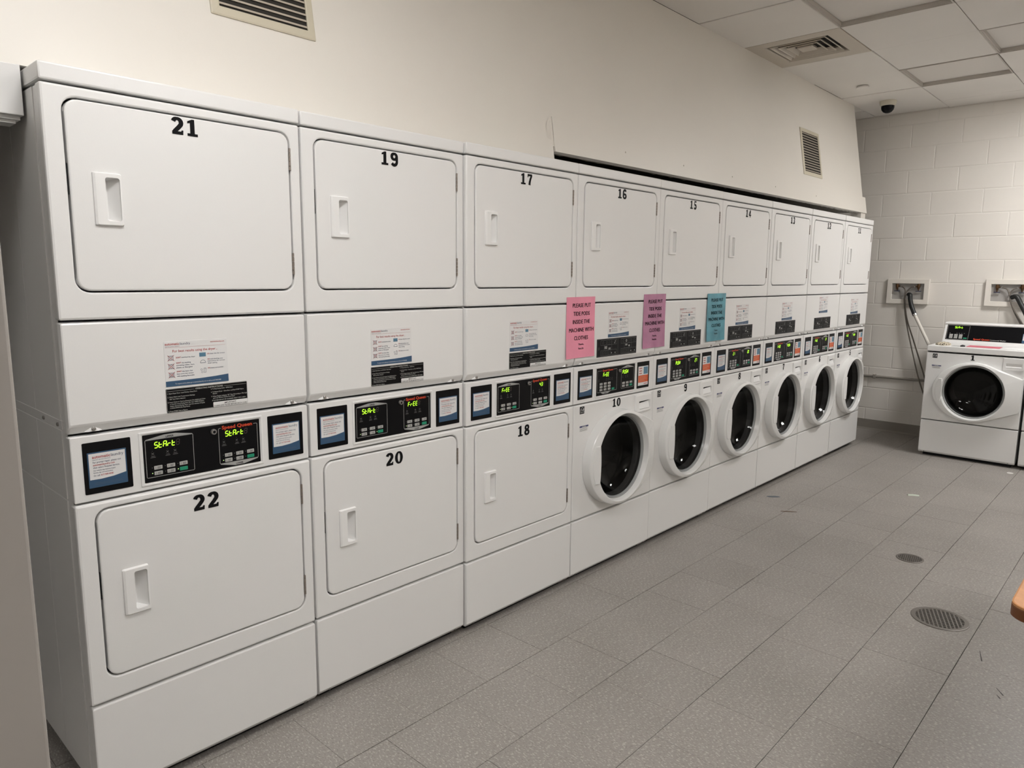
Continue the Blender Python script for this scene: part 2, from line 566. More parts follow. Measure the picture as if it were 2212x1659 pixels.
# ---- suspended ceiling
CG = 0.6096
CX0, CY0 = 3.570, 0.291
ceil = obj('ceiling', MB().box(XF, YR, ZC + 0.06, XB + 0.2, YA, ZC + 0.12).mesh('ceiling_deck', CEILDARK, 0), kind='structure')
UNLIT = {(0, 1), (3, 1), (2, 2)}
LITSET = {(c, r) for c, r, _ in LIT_CELLS}
DIFF = (1, 0)
def ctile(w, d):
    m = MB()
    g, b = 0.0028, 0.003
    r0 = [(g, g, 0.02), (w - g, g, 0.02), (w - g, d - g, 0.02), (g, d - g, 0.02)]
    r1 = [(x, y, b * 0.7) for x, y, _ in r0]
    r2 = [(g + b, g + b, 0), (w - g - b, g + b, 0), (w - g - b, d - g - b, 0), (g + b, d - g - b, 0)]
    return m.loft([r0, r1, r2], cap1=True).mesh('ceiling_tile', CEIL, 30)
ctile_full = ctile(CG, CG)
for c in range(-11, 7):
    for r in range(-1, 8):
        x0, x1 = CX0 + c * CG, CX0 + (c + 1) * CG
        y1, y0 = CY0 - r * CG, CY0 - (r + 1) * CG
        x0, x1, y0, y1 = max(x0, XF), min(x1, XB), max(y0, YR), min(y1, YA)
        if x1 - x0 < 0.05 or y1 - y0 < 0.05 or (c, r) in UNLIT | LITSET or (c, r) == DIFF:
            continue
        if r == -1 and x0 < 5.9:
            continue
        full = abs(x1 - x0 - CG) < 1e-4 and abs(y1 - y0 - CG) < 1e-4
        o = obj('ceiling_tile', ctile_full if full else ctile(x1 - x0, y1 - y0), ceil)
        o.location = (x0, y0, ZC + random.choice((0, 0, 0.001, 0.003)))

frame_me = None
def fixture_meshes():
    m = MB()
    w = CG
    def ring(i, z):
        return [(i, i, z), (w - i, i, z), (w - i, w - i, z), (i, w - i, z)]
    fr = m.loft([ring(0.002, 0.02), ring(0.002, -0.002), ring(0.009, -0.003), ring(0.010, 0.004), ring(0.015, 0.005),
                 ring(0.016, 0.024), ring(0.022, 0.026)]).mesh('fixture_frame', TRIMMETAL, 30)
    lens = MB().bbox(0.018, 0.018, 0.025, w - 0.018, w - 0.018, 0.034, 0.002).mesh('fixture_lens', LENS)
    lamp = MB().bbox(0.018, 0.018, -0.006, w - 0.018, w - 0.018, 0.030, 0.002).mesh('lit_lens', LAMPMAT)
    lamp2 = lamp.copy()
    lamp2.materials[0] = LAMPDIM
    return fr, lens, lamp, lamp2
FR, LENSME, LAMPME, LAMPME2 = fixture_meshes()
names = {(0, 1): 'unlit square ceiling panel at the top edge of the photo, nearest the camera',
         (3, 1): 'unlit square ceiling panel closest to the dome camera',
         (2, 2): 'unlit square ceiling panel at the right edge of the photo'}
for (c, r) in sorted(UNLIT):
    t = thing('ceiling_light', names[(c, r)], 'ceiling light', (CX0 + c * CG, CY0 - (r + 1) * CG, ZC), 0, 'ceiling panels')
    obj('frame', FR, t)
    obj('diffuser', LENSME, t)
LITLAB = ['above and in front of dryer 21', 'behind the camera', 'in front of washer 1', 'beyond the grey partition']
for i, (c, r, power) in enumerate(LIT_CELLS):
    t = thing('ceiling_light', 'lit square ceiling light out of view, ' + LITLAB[i], 'ceiling light',
              (CX0 + c * CG, CY0 - (r + 1) * CG, ZC), 0, 'lit ceiling lights out of view')
    obj('frame', FR, t)
    lme = LAMPME.copy()
    lme.materials[0] = M('lamp_diffuser_lit', (0.9, 0.9, 0.88), 0.4, emit=LAMP_COL, estr=LAMP * power)
    obj('diffuser', lme, t)

# square air diffuser in the ceiling
t = thing('air_diffuser', 'square louvred air diffuser set in the ceiling beside the bulkhead', 'air vent',
          (CX0 + DIFF[0] * CG, CY0 - CG, ZC))
def sq(i, z, cx=0.29, cy=0.305):
    return [(cx - i, cy - i, z), (cx + i, cy - i, z), (cx + i, cy + i, z), (cx - i, cy + i, z)]
def sqf(i0, z):
    return [(0.002, 0.002, z), (CG - 0.002, 0.002, z), (CG - 0.002, CG - 0.002, z), (0.002, CG - 0.002, z)]
m = MB().loft([sqf(0, 0.02), sqf(0, 0.0), sq(0.205, -0.002), sq(0.200, 0.004), sq(0.196, 0.05)])
obj('face_plate', m.mesh('face_plate', OFFWHITEMETAL, 30), t)
for i in (0.168, 0.128, 0.088):
    m = MB().loft([sq(i + 0.012, 0.003), sq(i + 0.010, -0.002), sq(i + 0.006, 0.0), sq(i - 0.010, 0.022), sq(i - 0.008, 0.024), sq(i + 0.009, 0.003)])
    obj('vane', m.mesh('vane', OFFWHITEMETAL, 30), t)
obj('centre_plate', MB().loft([sq(0.045, 0.02), sq(0.050, 0.004), sq(0.046, 0.0)], cap1=True).mesh('centre_plate', OFFWHITEMETAL, 30), t)
obj('dark_throat', MB().box(0.08, 0.09, 0.046, 0.50, 0.52, 0.052).mesh('dark_throat', SHADEBLACK, 0), t)

# sprinkler cover and dome camera
obj('sprinkler_cover', MB().lathe([(0.040, 0.0), (0.040, -0.009), (0.047, -0.010), (0.047, -0.013), (0.02, -0.014)], (5.69, 0.018, ZC), 'z', 28).mesh('sprinkler_cover', CEIL),
    None, 'flat round white sprinkler cover on the ceiling tile', 'sprinkler cover')
t = thing('dome_camera', 'white dome security camera with dark lens hanging from the ceiling', 'security camera', (6.335, 0.012, ZC))
obj('base', MB().lathe([(0.066, 0.0), (0.066, -0.010), (0.062, -0.032), (0.056, -0.040), (0.049, -0.041)], (0, 0, 0), 'z', 28).mesh('camera_base', M('camera_white', (0.62, 0.58, 0.48), 0.4)), t)
obj('dome', MB().lathe([(0.051, -0.038), (0.051, -0.056), (0.046, -0.074), (0.034, -0.089), (0.018, -0.097), (0.002, -0.099)], (0, 0, 0), 'z', 24).mesh('camera_dome', BLACK), t)

# ---- louvred grilles on the bulkhead
def grille(x0, z0, w, h, nsl, label):
    t = thing('wall_vent', label, 'vent', (x0, ys(z0) - 0.0005, z0), 0, 'louvred wall vents')
    t.rotation_euler = (-math.atan(0.165), 0, 0)
    b = 0.027
    m = MB()
    rings = [rr(0, 0, w, h, 0.002, 0.0, 2), rr(0, 0, w, h, 0.002, -0.003, 2), rr(0.004, 0.004, w - 0.004, h - 0.004, 0.002, -0.006, 2),
             rr(b - 0.004, b - 0.004, w - b + 0.004, h - b + 0.004, 0.002, -0.007, 2), rr(b, b, w - b, h - b, 0.001, -0.005, 2),
             rr(b, b, w - b, h - b, 0.001, 0.0, 2)]
    obj('frame', m.loft(rings).mesh('vent_frame', BEIGE, 30), t)
    obj('dark_duct', MB().quad2(b, b, w - b, h - b, -0.0006).mesh('dark_duct', SHADEBLACK, 0), t)
    p = (h - 2 * b) / nsl
    sl = MB()
    sl.add([(b, -0.0055, 0), (w - b, -0.0055, 0), (w - b, -0.0012, p * 0.34), (b, -0.0012, p * 0.34),
            (b, -0.0045, -0.0015), (w - b, -0.0045, -0.0015), (w - b, -0.0008, p * 0.34 - 0.0015), (b, -0.0008, p * 0.34 - 0.0015)],
           [(0, 1, 2, 3), (4, 7, 6, 5), (0, 4, 5, 1), (2, 6, 7, 3)])
    sme = sl.mesh('slat', VANE, 0)
    for i in range(nsl):
        s = obj('slat', sme, t)
        s.location = (0, 0, b + p * (i + 0.42))
    return t
grille(0.503, 2.2235, 0.350, 0.355, 15, 'beige louvred vent grille cut off by the top edge above dryer 21')
grille(5.005, 2.236, 0.370, 0.350, 15, 'beige louvred vent grille near the far end of the bulkhead')

# ================================================================== DIGITS AND DISPLAYS
def arc(cx, cz, rx, rz, a0, a1, n):
    return [(cx + rx * math.cos(math.radians(a0 + (a1 - a0) * i / n)), cz + rz * math.sin(math.radians(a0 + (a1 - a0) * i / n)))
            for i in range(n + 1)]

def digit(mb, d, ox, oz, h, y):
    """bold slab-serif numeral, unit cell 0.74 x 1"""
    S = lambda pts: [(ox + x * h, oz + z * h) for x, z in pts]
    BO = 1.28
    W = lambda ws: [w * h * BO for w in ws] if isinstance(ws, list) else ws * h * BO
    lay = [0]
    def st(pts, w, closed=False):
        lay[0] += 1
        mb.stroke(S(pts), W(w), y - 0.0001 * lay[0], closed)
    def po(pts):
        lay[0] += 1
        mb.poly2(S(pts), y - 0.0001 * lay[0])
    if d == '0':
        n = 28
        pts = arc(0.36, 0.5, 0.255, 0.43, 0, 360, n)[:-1]
        ws = [0.11 + 0.10 * abs(math.cos(2 * math.pi * i / n)) for i in range(n)]
        st(pts, ws, True)
    elif d == '1':
        po([(0.22, 0.0), (0.50, 0.0), (0.50, 1.0), (0.34, 1.0), (0.22, 0.93)])
        po([(0.06, 0.74), (0.25, 0.78), (0.25, 0.96), (0.34, 1.0), (0.06, 0.86)][:5])
        po([(0.04, 0.0), (0.68, 0.0), (0.68, 0.16), (0.04, 0.16)])
    elif d == '2':
        pts = arc(0.345, 0.695, 0.235, 0.235, 165, -35, 14) + [(0.40, 0.40), (0.20, 0.20), (0.10, 0.10)]
        ws = [0.20] + [0.14 + 0.08 * abs(math.cos(math.radians(165 - 200 * i / 14))) for i in range(1, 15)] + [0.20, 0.19, 0.16]
        st(pts, ws)
        po([(0.02, 0.0), (0.68, 0.0), (0.70, 0.27), (0.60, 0.27), (0.56, 0.19), (0.02, 0.19)])
    elif d == '3':
        st(arc(0.34, 0.735, 0.225, 0.195, 150, -85, 12), 0.18)
        st(arc(0.34, 0.275, 0.245, 0.205, 85, -150, 12), 0.19)
    elif d == '4':
        po([(0.40, 0.0), (0.60, 0.0), (0.60, 1.0), (0.40, 1.0)])
        po([(0.02, 0.22), (0.72, 0.22), (0.72, 0.38), (0.02, 0.38)])
        st([(0.10, 0.34), (0.46, 0.94)], 0.15)
    elif d == '5':
        po([(0.12, 0.83), (0.64, 0.83), (0.64, 1.0), (0.12, 1.0)])
        po([(0.12, 0.46), (0.27, 0.50), (0.27, 0.90), (0.12, 0.90)])
        st(arc(0.34, 0.31, 0.245, 0.235, 128, -150, 14), 0.19)
    elif d in '69':
        b = MB()
        n = 20
        pts = arc(0.36, 0.29, 0.235, 0.215, 0, 360, n)[:-1]
        ws = [0.15 + 0.06 * abs(math.cos(2 * math.pi * i / n)) for i in range(n)]
        b.stroke(pts, [w_ * 1.25 for w_ in ws], 0, True)
        b.stroke([(0.585, 0.79)] + arc(0.37, 0.66, 0.26, 0.265, 60, 180, 10) + [(0.115, 0.50), (0.115, 0.30)], 0.24, -0.0001)
        if d == '9':
            mb.add([(ox + (0.72 - v[0]) * h, y + v[1], oz + (1 - v[2]) * h) for v in b.v], b.f)
        else:
            mb.add([(ox + v[0] * h, y + v[1], oz + v[2] * h) for v in b.v], b.f)
    elif d == '7':
        po([(0.04, 0.80), (0.68, 0.80), (0.68, 1.0), (0.04, 1.0)])
        po([(0.04, 0.68), (0.13, 0.68), (0.17, 0.82), (0.04, 0.82)])
        st([(0.60, 0.88), (0.44, 0.55), (0.34, 0.25), (0.31, 0.0)], [0.17, 0.19, 0.21, 0.23])
    elif d == '8':
        n = 20
        for cz, rx, rz in ((0.735, 0.205, 0.185), (0.275, 0.24, 0.20)):
            pts = arc(0.36, cz, rx, rz, 0, 360, n)[:-1]
            st(pts, [0.14 + 0.06 * abs(math.cos(2 * math.pi * i / n)) for i in range(n)], True)

def number_mesh(s, cx, cz, h, y):
    m = MB()
    w = 0.90 * h
    tot = w * len(s) - 0.18 * h
    for i, ch in enumerate(s):
        digit(m, ch, cx - tot / 2 + i * w, cz - h / 2, h, y)
    return m.mesh('number', INK, 0)

SEG = {'S': 'afgcd', 't': 'defg', 'A': 'abcefg', 'r': 'eg', 'F': 'aefg', 'E': 'adefg', 'P': 'abefg', 'U': 'bcdef', 'H': 'bcefg',
       '0': 'abcdef', '1': 'bc', '2': 'abdeg', '3': 'abcdg', '4': 'bcfg', '7': 'abc', '8': 'abcdefg', ' ': ''}
def seven_seg(mb, s, x, z, h, y, pitch):
    w = h * 0.52
    t = h * 0.15
    def seg(x0, z0, x1, z1):
        sl = 0.12
        f = lambda a, b: (x + a + sl * b, z + b)
        if abs(x1 - x0) > abs(z1 - z0):
            pts = [(x0 + t * .3, z0 - t / 2), (x1 - t * .3, z0 - t / 2), (x1 - t * .3, z0 + t / 2), (x0 + t * .3, z0 + t / 2)]
        else:
            pts = [(x0 - t / 2, z0 + t * .3), (x0 + t / 2, z0 + t * .3), (x0 + t / 2, z1 - t * .3), (x0 - t / 2, z1 - t * .3)]
        mb.poly2([f(a, b) for a, b in pts], y)
    for i, ch in enumerate(s):
        o = i * pitch
        geo = {'a': (o, h, o + w, h), 'g': (o, h / 2, o + w, h / 2), 'd': (o, 0, o + w, 0), 'f': (o, h / 2, o, h), 'e': (o, 0, o, h / 2),
               'b': (o + w, h / 2, o + w, h), 'c': (o + w, 0, o + w, h / 2)}
        for k in SEG[ch]:
            seg(*geo[k])
    return mb

# ================================================================== STACKED MACHINES
W = 0.682
PITCH = 0.6858
ZTOP = 1.9585

def shared():
    D = {}
    # open-fronted steel cabinet
    c = MB()
    c.loft([rr(0.003, 0.045, W - 0.003, 1.910, 0.004, 0.018, 2), rr(0.003, 0.045, W - 0.003, 1.910, 0.004, 0.70, 2)], cap1=True)
    D['cabinet'] = c.mesh('cabinet', ENAMEL)
    D['side_panel'] = []
    for (a, b) in ((0.062, 0.284), (0.2865, 0.69)):
        for (z0, z1) in ((0.05, 0.872), (0.876, 1.060), (1.064, 1.908)):
            D['side_panel'].append(MB().bbox(0.0005, a, z0, 0.004, b, z1, 0.0008).mesh('side_panel', ENAMEL))
    D['top'] = MB().bbox(-0.0008, -0.002, 1.917, W + 0.0008, 0.70, ZTOP, 0.005).mesh('top_panel', ENAMEL)
    DH = (0.044, 1.415, 0.649, 1.887)
    D['upper_front'] = plate(MB(), 0, 1.347, W, 1.912, 0, 0.030, 0.006, 0.006, DH, 0.034, 0.004).mesh('upper_front_panel', ENAMEL)
    DL = (0.044, 0.372, 0.649, 0.850)
    D['lower_front'] = plate(MB(), 0, 0.310, W, 0.869, 0, 0.030, 0.006, 0.006, DL, 0.034, 0.004).mesh('lower_front_panel', ENAMEL)
    # handle opening local to door
    def door(z0, z1, hz):
        hole = (0.1265, hz - 0.054, 0.1605, hz + 0.054)
        d = plate(MB(), 0.0485, z0 + 0.0045, 0.6445, z1 - 0.0045, -0.001, 0.022, 0.031, 0.004, hole, 0.006, 0.001, hy=0.026).mesh('door', ENAMEL)
        h = MB()
        # raised surround
        ox0, ox1, oz0, oz1 = 0.098, 0.1655, hz - 0.066, hz + 0.066
        def bow(ring, k):
            out = []
            for x_, y_, z_ in ring:
                q = 1 - ((z_ - hz) / 0.066) ** 2
                out.append((x_ + k * q * (0.004 if x_ > 0.14 else 0.002), y_, z_))
            return out
        rings = [bow(rr(ox0, oz0, ox1, oz1, 0.004, -0.0005), 1), bow(rr(ox0 + 0.001, oz0 + 0.001, ox1 - 0.001, oz1 - 0.001, 0.004, -0.006), 1),
                 bow(rr(ox0 + 0.006, oz0 + 0.003, ox1 - 0.002, oz1 - 0.003, 0.003, -0.0085), 1),
                 rr(hole[0], hole[1], hole[2], hole[3], 0.006, -0.0085), rr(hole[0], hole[1] + 0.0005, hole[2], hole[3] - 0.0005, 0.006, 0.0)]
        h.loft(rings)
        # scoop: deep on the left, rising to the right rim
        a0, b0, a1, b1 = hole
        pts = [(a0, 0.0, b0), (a0, 0.0, b1), (a0 + 0.001, 0.024, b0 + 0.004), (a0 + 0.001, 0.024, b1 - 0.004),
               (a0 + 0.012, 0.021, b0 + 0.006), (a0 + 0.012, 0.021, b1 - 0.006), (a1, -0.004, b0), (a1, -0.004, b1)]
        h.add(pts, [(0, 1, 3, 2), (2, 3, 5, 4), (4, 5, 7, 6), (0, 2, 4), (0, 4, 6), (1, 5, 3), (1, 7, 5)])
        return d, h.mesh('handle', ENAMEL2)
    D['door_u'], D['handle_u'] = door(1.415, 1.887, 1.649)
    D['door_l'], D['handle_l'] = door(0.372, 0.850, 0.604)
    def hinge(z0):
        h = MB()
        L = 0.066
        for i in range(5):
            a, b = z0 + L * i / 5 + 0.0004, z0 + L * (i + 1) / 5 - 0.0004
            h.lathe([(0.0028, a), (0.0034, a + 0.0005), (0.0034, b - 0.0005), (0.0028, b)], (0.6468, -0.0015, 0), 'z', 8)
        return h.mesh('hinge', HINGE)
    D['hinge'] = {z: hinge(z) for z in (1.775, 1.464, 0.728, 0.418)}
    def latch(z0):
        return MB().bbox(0.0442, 0.006, z0, 0.0487, 0.022, z0 + 0.075, 0.001).mesh('latch_strike', BLACKM)
    D['latch'] = {z: latch(z) for z in (1.655, 0.60)}
    # lint / access panel under the upper door, bottom edge rolls back
    z0, z1 = 1.056, 1.3415
    D['access'] = MB().loft([rr(0, z0, W, z1, 0.005, 0.03), rr(0, z0, W, z1, 0.005, 0.018), rr(0.0008, z0 + 0.004, W - 0.0008, z1 - 0.001, 0.005, 0.011),
                             rr(0.003, z0 + 0.020, W - 0.003, z1 - 0.0025, 0.004, 0.002), rr(0.006, z0 + 0.026, W - 0.006, z1 - 0.006, 0.003, 0.0)],
                            cap1=True).mesh('access_panel', ENAMEL)
    z0, z1 = 0.0275, 0.3035
    D['kick'] = MB().loft([rr(0.001, z0, W - 0.001, z1, 0.006, 0.03), rr(0.001, z0, W - 0.001, z1, 0.006, 0.013), rr(0.002, z0 + 0.0125, W - 0.002, z1 - 0.0015, 0.005, 0.0015),
                           rr(0.005, z0 + 0.016, W - 0.005, z1 - 0.005, 0.003, 0.0)], cap1=True).mesh('kick_panel', ENAMEL)
    def screw(x, z):
        s = MB()
        s.add([(x - 0.022, 0.010, z - 0.007), (x + 0.022, 0.010, z - 0.007), (x, 0.0035, z + 0.006), (x, 0.012, z + 0.008),
               (x - 0.010, 0.003, z - 0.007), (x + 0.010, 0.003, z - 0.007)], [(0, 4, 2), (4, 5, 2), (5, 1, 2), (0, 2, 3), (2, 1, 3)])
        return s.mesh('screw_boss', ENAMEL)
    def head(x, z):
        return MB().lathe([(0.0055, 0.006), (0.0055, 0.0005), (0.004, -0.001), (0.001, -0.0014)] if z > 0.5 else [(0.004, 0.010), (0.004, 0.004), (0.003, 0.003), (0.001, 0.003)], (x, 0, z), 'y', 10).mesh('screw', STEEL)
    D['boss'] = {}
    D['screw'] = {}
    for k, (x, z) in {'a1': (0.059, 1.066), 'a2': (0.627, 1.066), 'k1': (0.045, 0.0355), 'k2': (0.637, 0.0355)}.items():
        D['boss'][k] = screw(x, z)
        D['screw'][k] = head(x, z)
    D['plinth'] = MB().box(0.03, 0.045, 0.0, W - 0.03, 0.66, 0.046).mesh('plinth', BLACKM, 0)  # black block standing in for the shadow gap under the machine
    return D
D = shared()

# ---------------- stickers, shared by all machines (built once)
YS0, YS1 = -0.0008, -0.0012
def sticker_meshes():
    S = {}
    # "best results" label, origin at its lower left corner, 0.178 x 0.127
    S['best_bg'] = plate(MB(), 0, 0, 0.178, 0.125, YS0, 0.0, 0.002, 0.0003).mesh('label_sheet', PALE)
    b = MB()
    b.poly2([(0, 0), (0.178, 0), (0.178, 0.0215), (0.14, 0.0185), (0.10, 0.0165), (0.05, 0.0155), (0, 0.0150)], YS1)
    S['best_navy'] = b.mesh('label_band', NAVY, 0)
    r = MB()
    r.text('automatic', 0.003, 0.1145, 0.0098, YS1, 0.0395, 0.014)
    r.text('automaticlaundry.com', 0.129, 0.1165, 0.005, YS1, 0.041, 0.014)
    r.text('For best results using the dryer...', 0.023, 0.0945, 0.0100, YS1, 0.126, 0.004)
    r.quad2(0.003, 0.1075, 0.173, 0.1079, YS1)
    for z, x, t in ((0.0775, 0.031, "DON'T"), (0.0625, 0.031, "DON'T"), (0.0385, 0.031, "DON'T"), (0.0825, 0.119, 'DO'), (0.067, 0.119, 'DO'), (0.0415, 0.119, 'DO')):
        r.text(t, x, z, 0.0052, YS1, 0.0135 if len(t) > 2 else 0.006, 0.02)
    for cz in (0.079, 0.0555, 0.032):
        r.stroke([(0.008, cz - 0.008), (0.026, cz + 0.008)], 0.0009, YS1 - 0.0002)
        r.stroke([(0.008, cz + 0.008), (0.026, cz - 0.008)], 0.0009, YS1 - 0.0002)
    S['best_red'] = r.mesh('label_red_print', RED, 0)
    k = MB()
    k.text('laundry', 0.044, 0.1145, 0.0098, YS1, 0.028, 0.0)
    k.text('superior service solutions', 0.003, 0.110, 0.0034, YS1, 0.0395, 0.0)
    for x, z, t in ((0.046, 0.0775, 'overload the dryer'), (0.046, 0.0625, 'dry anything'), (0.031, 0.0560, 'containing rubber, foam,'), (0.031, 0.0495, 'plastic or fiberglass'),
                    (0.046, 0.0385, 'dry items that'), (0.031, 0.0320, 'have come into contact'), (0.031, 0.0255, 'with anything flammable'),
                    (0.126, 0.0825, 'clean the lint screen'), (0.126, 0.067, 'read clothing care'), (0.119, 0.0615, 'instructions for correct'), (0.119, 0.0555, 'dryer setting'),
                    (0.126, 0.0415, 'empty your pockets')):
        k.text(t, x, z, 0.0052, YS1, 0.0021 * len(t), 0.006)
    for cz in (0.079, 0.0555, 0.032):
        k.frame2(0.010, cz - 0.0065, 0.024, cz + 0.0065, 0.0008, YS1)
        k.stroke(arc(0.017, cz, 0.0045, 0.0045, 0, 360, 10)[:-1], 0.0008, YS1, True)
    k.stroke(arc(0.1055, 0.0595, 0.0075, 0.008, 0, 180, 8), 0.0009, YS1)
    k.quad2(0.098, 0.0587, 0.113, 0.0597, YS1)
    k.frame2(0.107, 0.031, 0.113, 0.044, 0.0008, YS1)
    for cx, cz in ((0.100, 0.040), (0.102, 0.033)):
        k.stroke(arc(cx, cz, 0.0025, 0.0025, 0, 360, 8)[:-1], 0.0006, YS1, True)
    S['best_ink'] = k.mesh('label_dark_print', NAVYINK, 0)
    bl = MB().quad2(0.096, 0.077, 0.1145, 0.0885, YS1)
    S['best_blue'] = bl.mesh('label_blue_icon', BLUEPATCH, 0)
    w = MB().text('To request service please go to automaticlaundry.com or call us at 617.969.4340', 0.025, 0.005, 0.0052, YS1 - 0.0003, 0.13)
    S['best_white'] = w.mesh('label_white_print', PALE, 0)
    # dryer operating instructions, 0.236 x 0.068
    S['op_bg'] = plate(MB(), 0, 0, 0.236, 0.068, YS0, 0.0, 0.003, 0.0003).mesh('instruction_plate', BLACK)
    t = MB()
    t.frame2(0.0008, 0.0008, 0.2352, 0.0672, 0.0006, YS1)
    t.quad2(0.003, 0.0605, 0.078, 0.061, YS1).quad2(0.165, 0.0605, 0.233, 0.061, YS1)
    t.text('-OPERATING INSTRUCTIONS-', 0.080, 0.0595, 0.006, YS1, 0.083, 0.01)
    for x, z, s in ((0.004, 0.053, '1. Open Dryer Door. Load Clothes. Close Door.'), (0.004, 0.043, '2. Select Fabric and Temperature Settings'), (0.009, 0.037, 'OR Turn Fabric Selector.'),
                    (0.004, 0.0285, '3. Insert Coins or Card as Required. Use Additional Coins'), (0.009, 0.023, 'or Card for more Drying Time. OR, Turn TIMER KNOB to'),
                    (0.009, 0.0175, 'obtain desired Drying Time. Last 2-6 minutes of Cycle'), (0.009, 0.012, 'is COOL-DOWN (No Heat) Period.'), (0.004, 0.003, '4. Press START Pad or Button.'),
                    (0.126, 0.0535, '5. To Stop Drying Cycle - OPEN Door.'), (0.126, 0.0445, '6. To Restart Dryer - Close Door and Push START Pad or'), (0.131, 0.0395, 'Button.'),
                    (0.126, 0.0315, '7. When Display Indicates "00" Time Remaining or Pilot Light'), (0.131, 0.0265, 'goes out, Remove Clothes from Dryer.'),
                    (0.128, 0.0195, 'IF CLOTHES ARE NOT DRY AS DESIRED, REPEAT STEPS 2 AND 4.')):
        t.text(s, x, z, 0.0048, YS1, 0.00183 * len(s))
    S['op_ink'] = t.mesh('instruction_print', WHITEINK, 0)
    S['op_white'] = plate(MB(), 0.131, 0.001, 0.2355, 0.016, YS1, YS0, 0.002, 0.0001).mesh('instruction_notice', PALE)
    t = MB().text('IMPORTANT:', 0.182, 0.009, 0.0065, YS1 - 0.0003, 0.036, 0.01, 'C').text('CLEAN LINT FILTER BEFORE EACH LOAD', 0.183, 0.0028, 0.0058, YS1 - 0.0003, 0.100, 0.01, 'C')
    S['op_black'] = t.mesh('instruction_notice_print', INK, 0)
    # washer and dryer diagram plate, 0.338 x 0.087
    S['dg_bg'] = plate(MB(), 0, 0, 0.338, 0.087, YS0, 0.0, 0.002, 0.0003).mesh('diagram_plate', BLACKM)
    t = MB()
    t.frame2(0.004, 0.003, 0.334, 0.084, 0.0009, YS1)
    t.quad2(0.1735, 0.006, 0.1745, 0.082, YS1)
    for ox in (0.030, 0.200):
        t.frame2(ox, 0.056, ox + 0.133, 0.080, 0.0009, YS1)
        t.frame2(ox + 0.028, 0.031, ox + 0.092, 0.0565, 0.0009, YS1)
        t.frame2(ox, 0.007, ox + 0.133, 0.0315, 0.0009, YS1)
        t.quad2(ox + 0.068, 0.056, ox + 0.069, 0.080, YS1).quad2(ox + 0.066, 0.007, ox + 0.067, 0.0315, YS1)
        for cx in (0.020, 0.050, 0.088, 0.116):
            t.stroke(arc(ox + cx, 0.068, 0.006, 0.006, 0, 360, 10)[:-1], 0.0008, YS1, True)
        for cx in (0.008, 0.022, 0.036, 0.050, 0.078):
            t.frame2(ox + cx, 0.013, ox + cx + 0.008, 0.026, 0.0006, YS1)
    t.frame2(0.010, 0.036, 0.020, 0.046, 0.0009, YS1)
    S['dg_line'] = t.mesh('diagram_outlines', GREYINK, 0)
    t = MB()
    for i in range(4):
        for j in range(3):
            t.quad2(0.062 + i * 0.0055, 0.038 + j * 0.0045, 0.066 + i * 0.0055, 0.0412 + j * 0.0045, YS1)
    for i in range(3):
        for j in range(2):
            t.quad2(0.095 + i * 0.006, 0.034 + j * 0.0045, 0.0995 + i * 0.006, 0.0372 + j * 0.0045, YS1)
            t.quad2(0.238 + i * 0.006, 0.044 + j * 0.0045, 0.2425 + i * 0.006, 0.0472 + j * 0.0045, YS1)
    for i in range(2):
        t.quad2(0.266 + i * 0.006, 0.038, 0.2705 + i * 0.006, 0.046, YS1)
    for x in (0.118, 0.148, 0.286, 0.318):
        t.quad2(x, 0.013, x + 0.005, 0.018, YS1)
    t.stroke([(0.140, 0.066), (0.146, 0.060), (0.153, 0.076)], 0.0018, YS1)
    t.stroke(arc(0.246, 0.068, 0.004, 0.006, 0, 360, 8)[:-1], 0.002, YS1, True)
    S['dg_white'] = t.mesh('diagram_icons', WHITEINK, 0)
    # service contact card, 0.094 x 0.094
    S['card_bg'] = plate(MB(), 0, 0, 0.094, 0.094, YS0, 0.0, 0.001, 0.0003).mesh('card_border', NAVY)
    t = MB().poly2([(0.003, 0.022), (0.030, 0.0215), (0.060, 0.024), (0.091, 0.030), (0.091, 0.091), (0.003, 0.091)], YS1)
    S['card_white'] = t.mesh('card_sheet', PALE, 0)
    y2 = YS1 - 0.0003
    t = MB().text('automatic', 0.011, 0.078, 0.0115, y2, 0.0435, 0.012).text('automaticlaundry.com', 0.012, 0.058, 0.0068, y2, 0.052, 0.014)
    t.text('617.969.4340', 0.0295, 0.030, 0.0062, y2, 0.030, 0.014)
    S['card_red'] = t.mesh('card_red_print', RED, 0)
    t = MB().text('laundry', 0.0565, 0.078, 0.0115, y2, 0.030).text('superior service solutions', 0.011, 0.073, 0.0042, y2, 0.0435)
    t.text('For prompt repair, please visit', 0.012, 0.065, 0.0068, y2, 0.068, 0.004).text('then select Request Service.', 0.012, 0.051, 0.0068, y2, 0.064, 0.004)
    t.text('Our website also features helpful', 0.012, 0.044, 0.0048, y2, 0.053, 0.004).text('laundry tips and instructions.', 0.012, 0.038, 0.0048, y2, 0.047, 0.004)
    t.text('Or call', 0.012, 0.030, 0.0062, y2, 0.015, 0.004)
    S['card_ink'] = t.mesh('card_dark_print', NAVYINK, 0)
    t = MB().quad2(0.013, 0.0115, 0.078, 0.0118, y2).quad2(0.013, 0.008, 0.082, 0.0083, y2)
    S['card_fine'] = t.mesh('card_fine_print', GREYINK, 0)
    # orange and white card on the right-hand plate of the washer stacks, 0.092 x 0.100
    S['pay_bg'] = plate(MB(), 0, 0, 0.092, 0.100, YS0, 0.0, 0.001, 0.0003).mesh('pay_card_sheet', PALE)
    S['pay_orange'] = MB().quad2(0.0, 0.016, 0.092, 0.053, YS1).mesh('pay_card_orange', ORANGE, 0)
    S['pay_blue'] = MB().quad2(0.048, 0.058, 0.088, 0.096, YS1).mesh('pay_card_patch', BLUEPATCH, 0)
    t = MB()
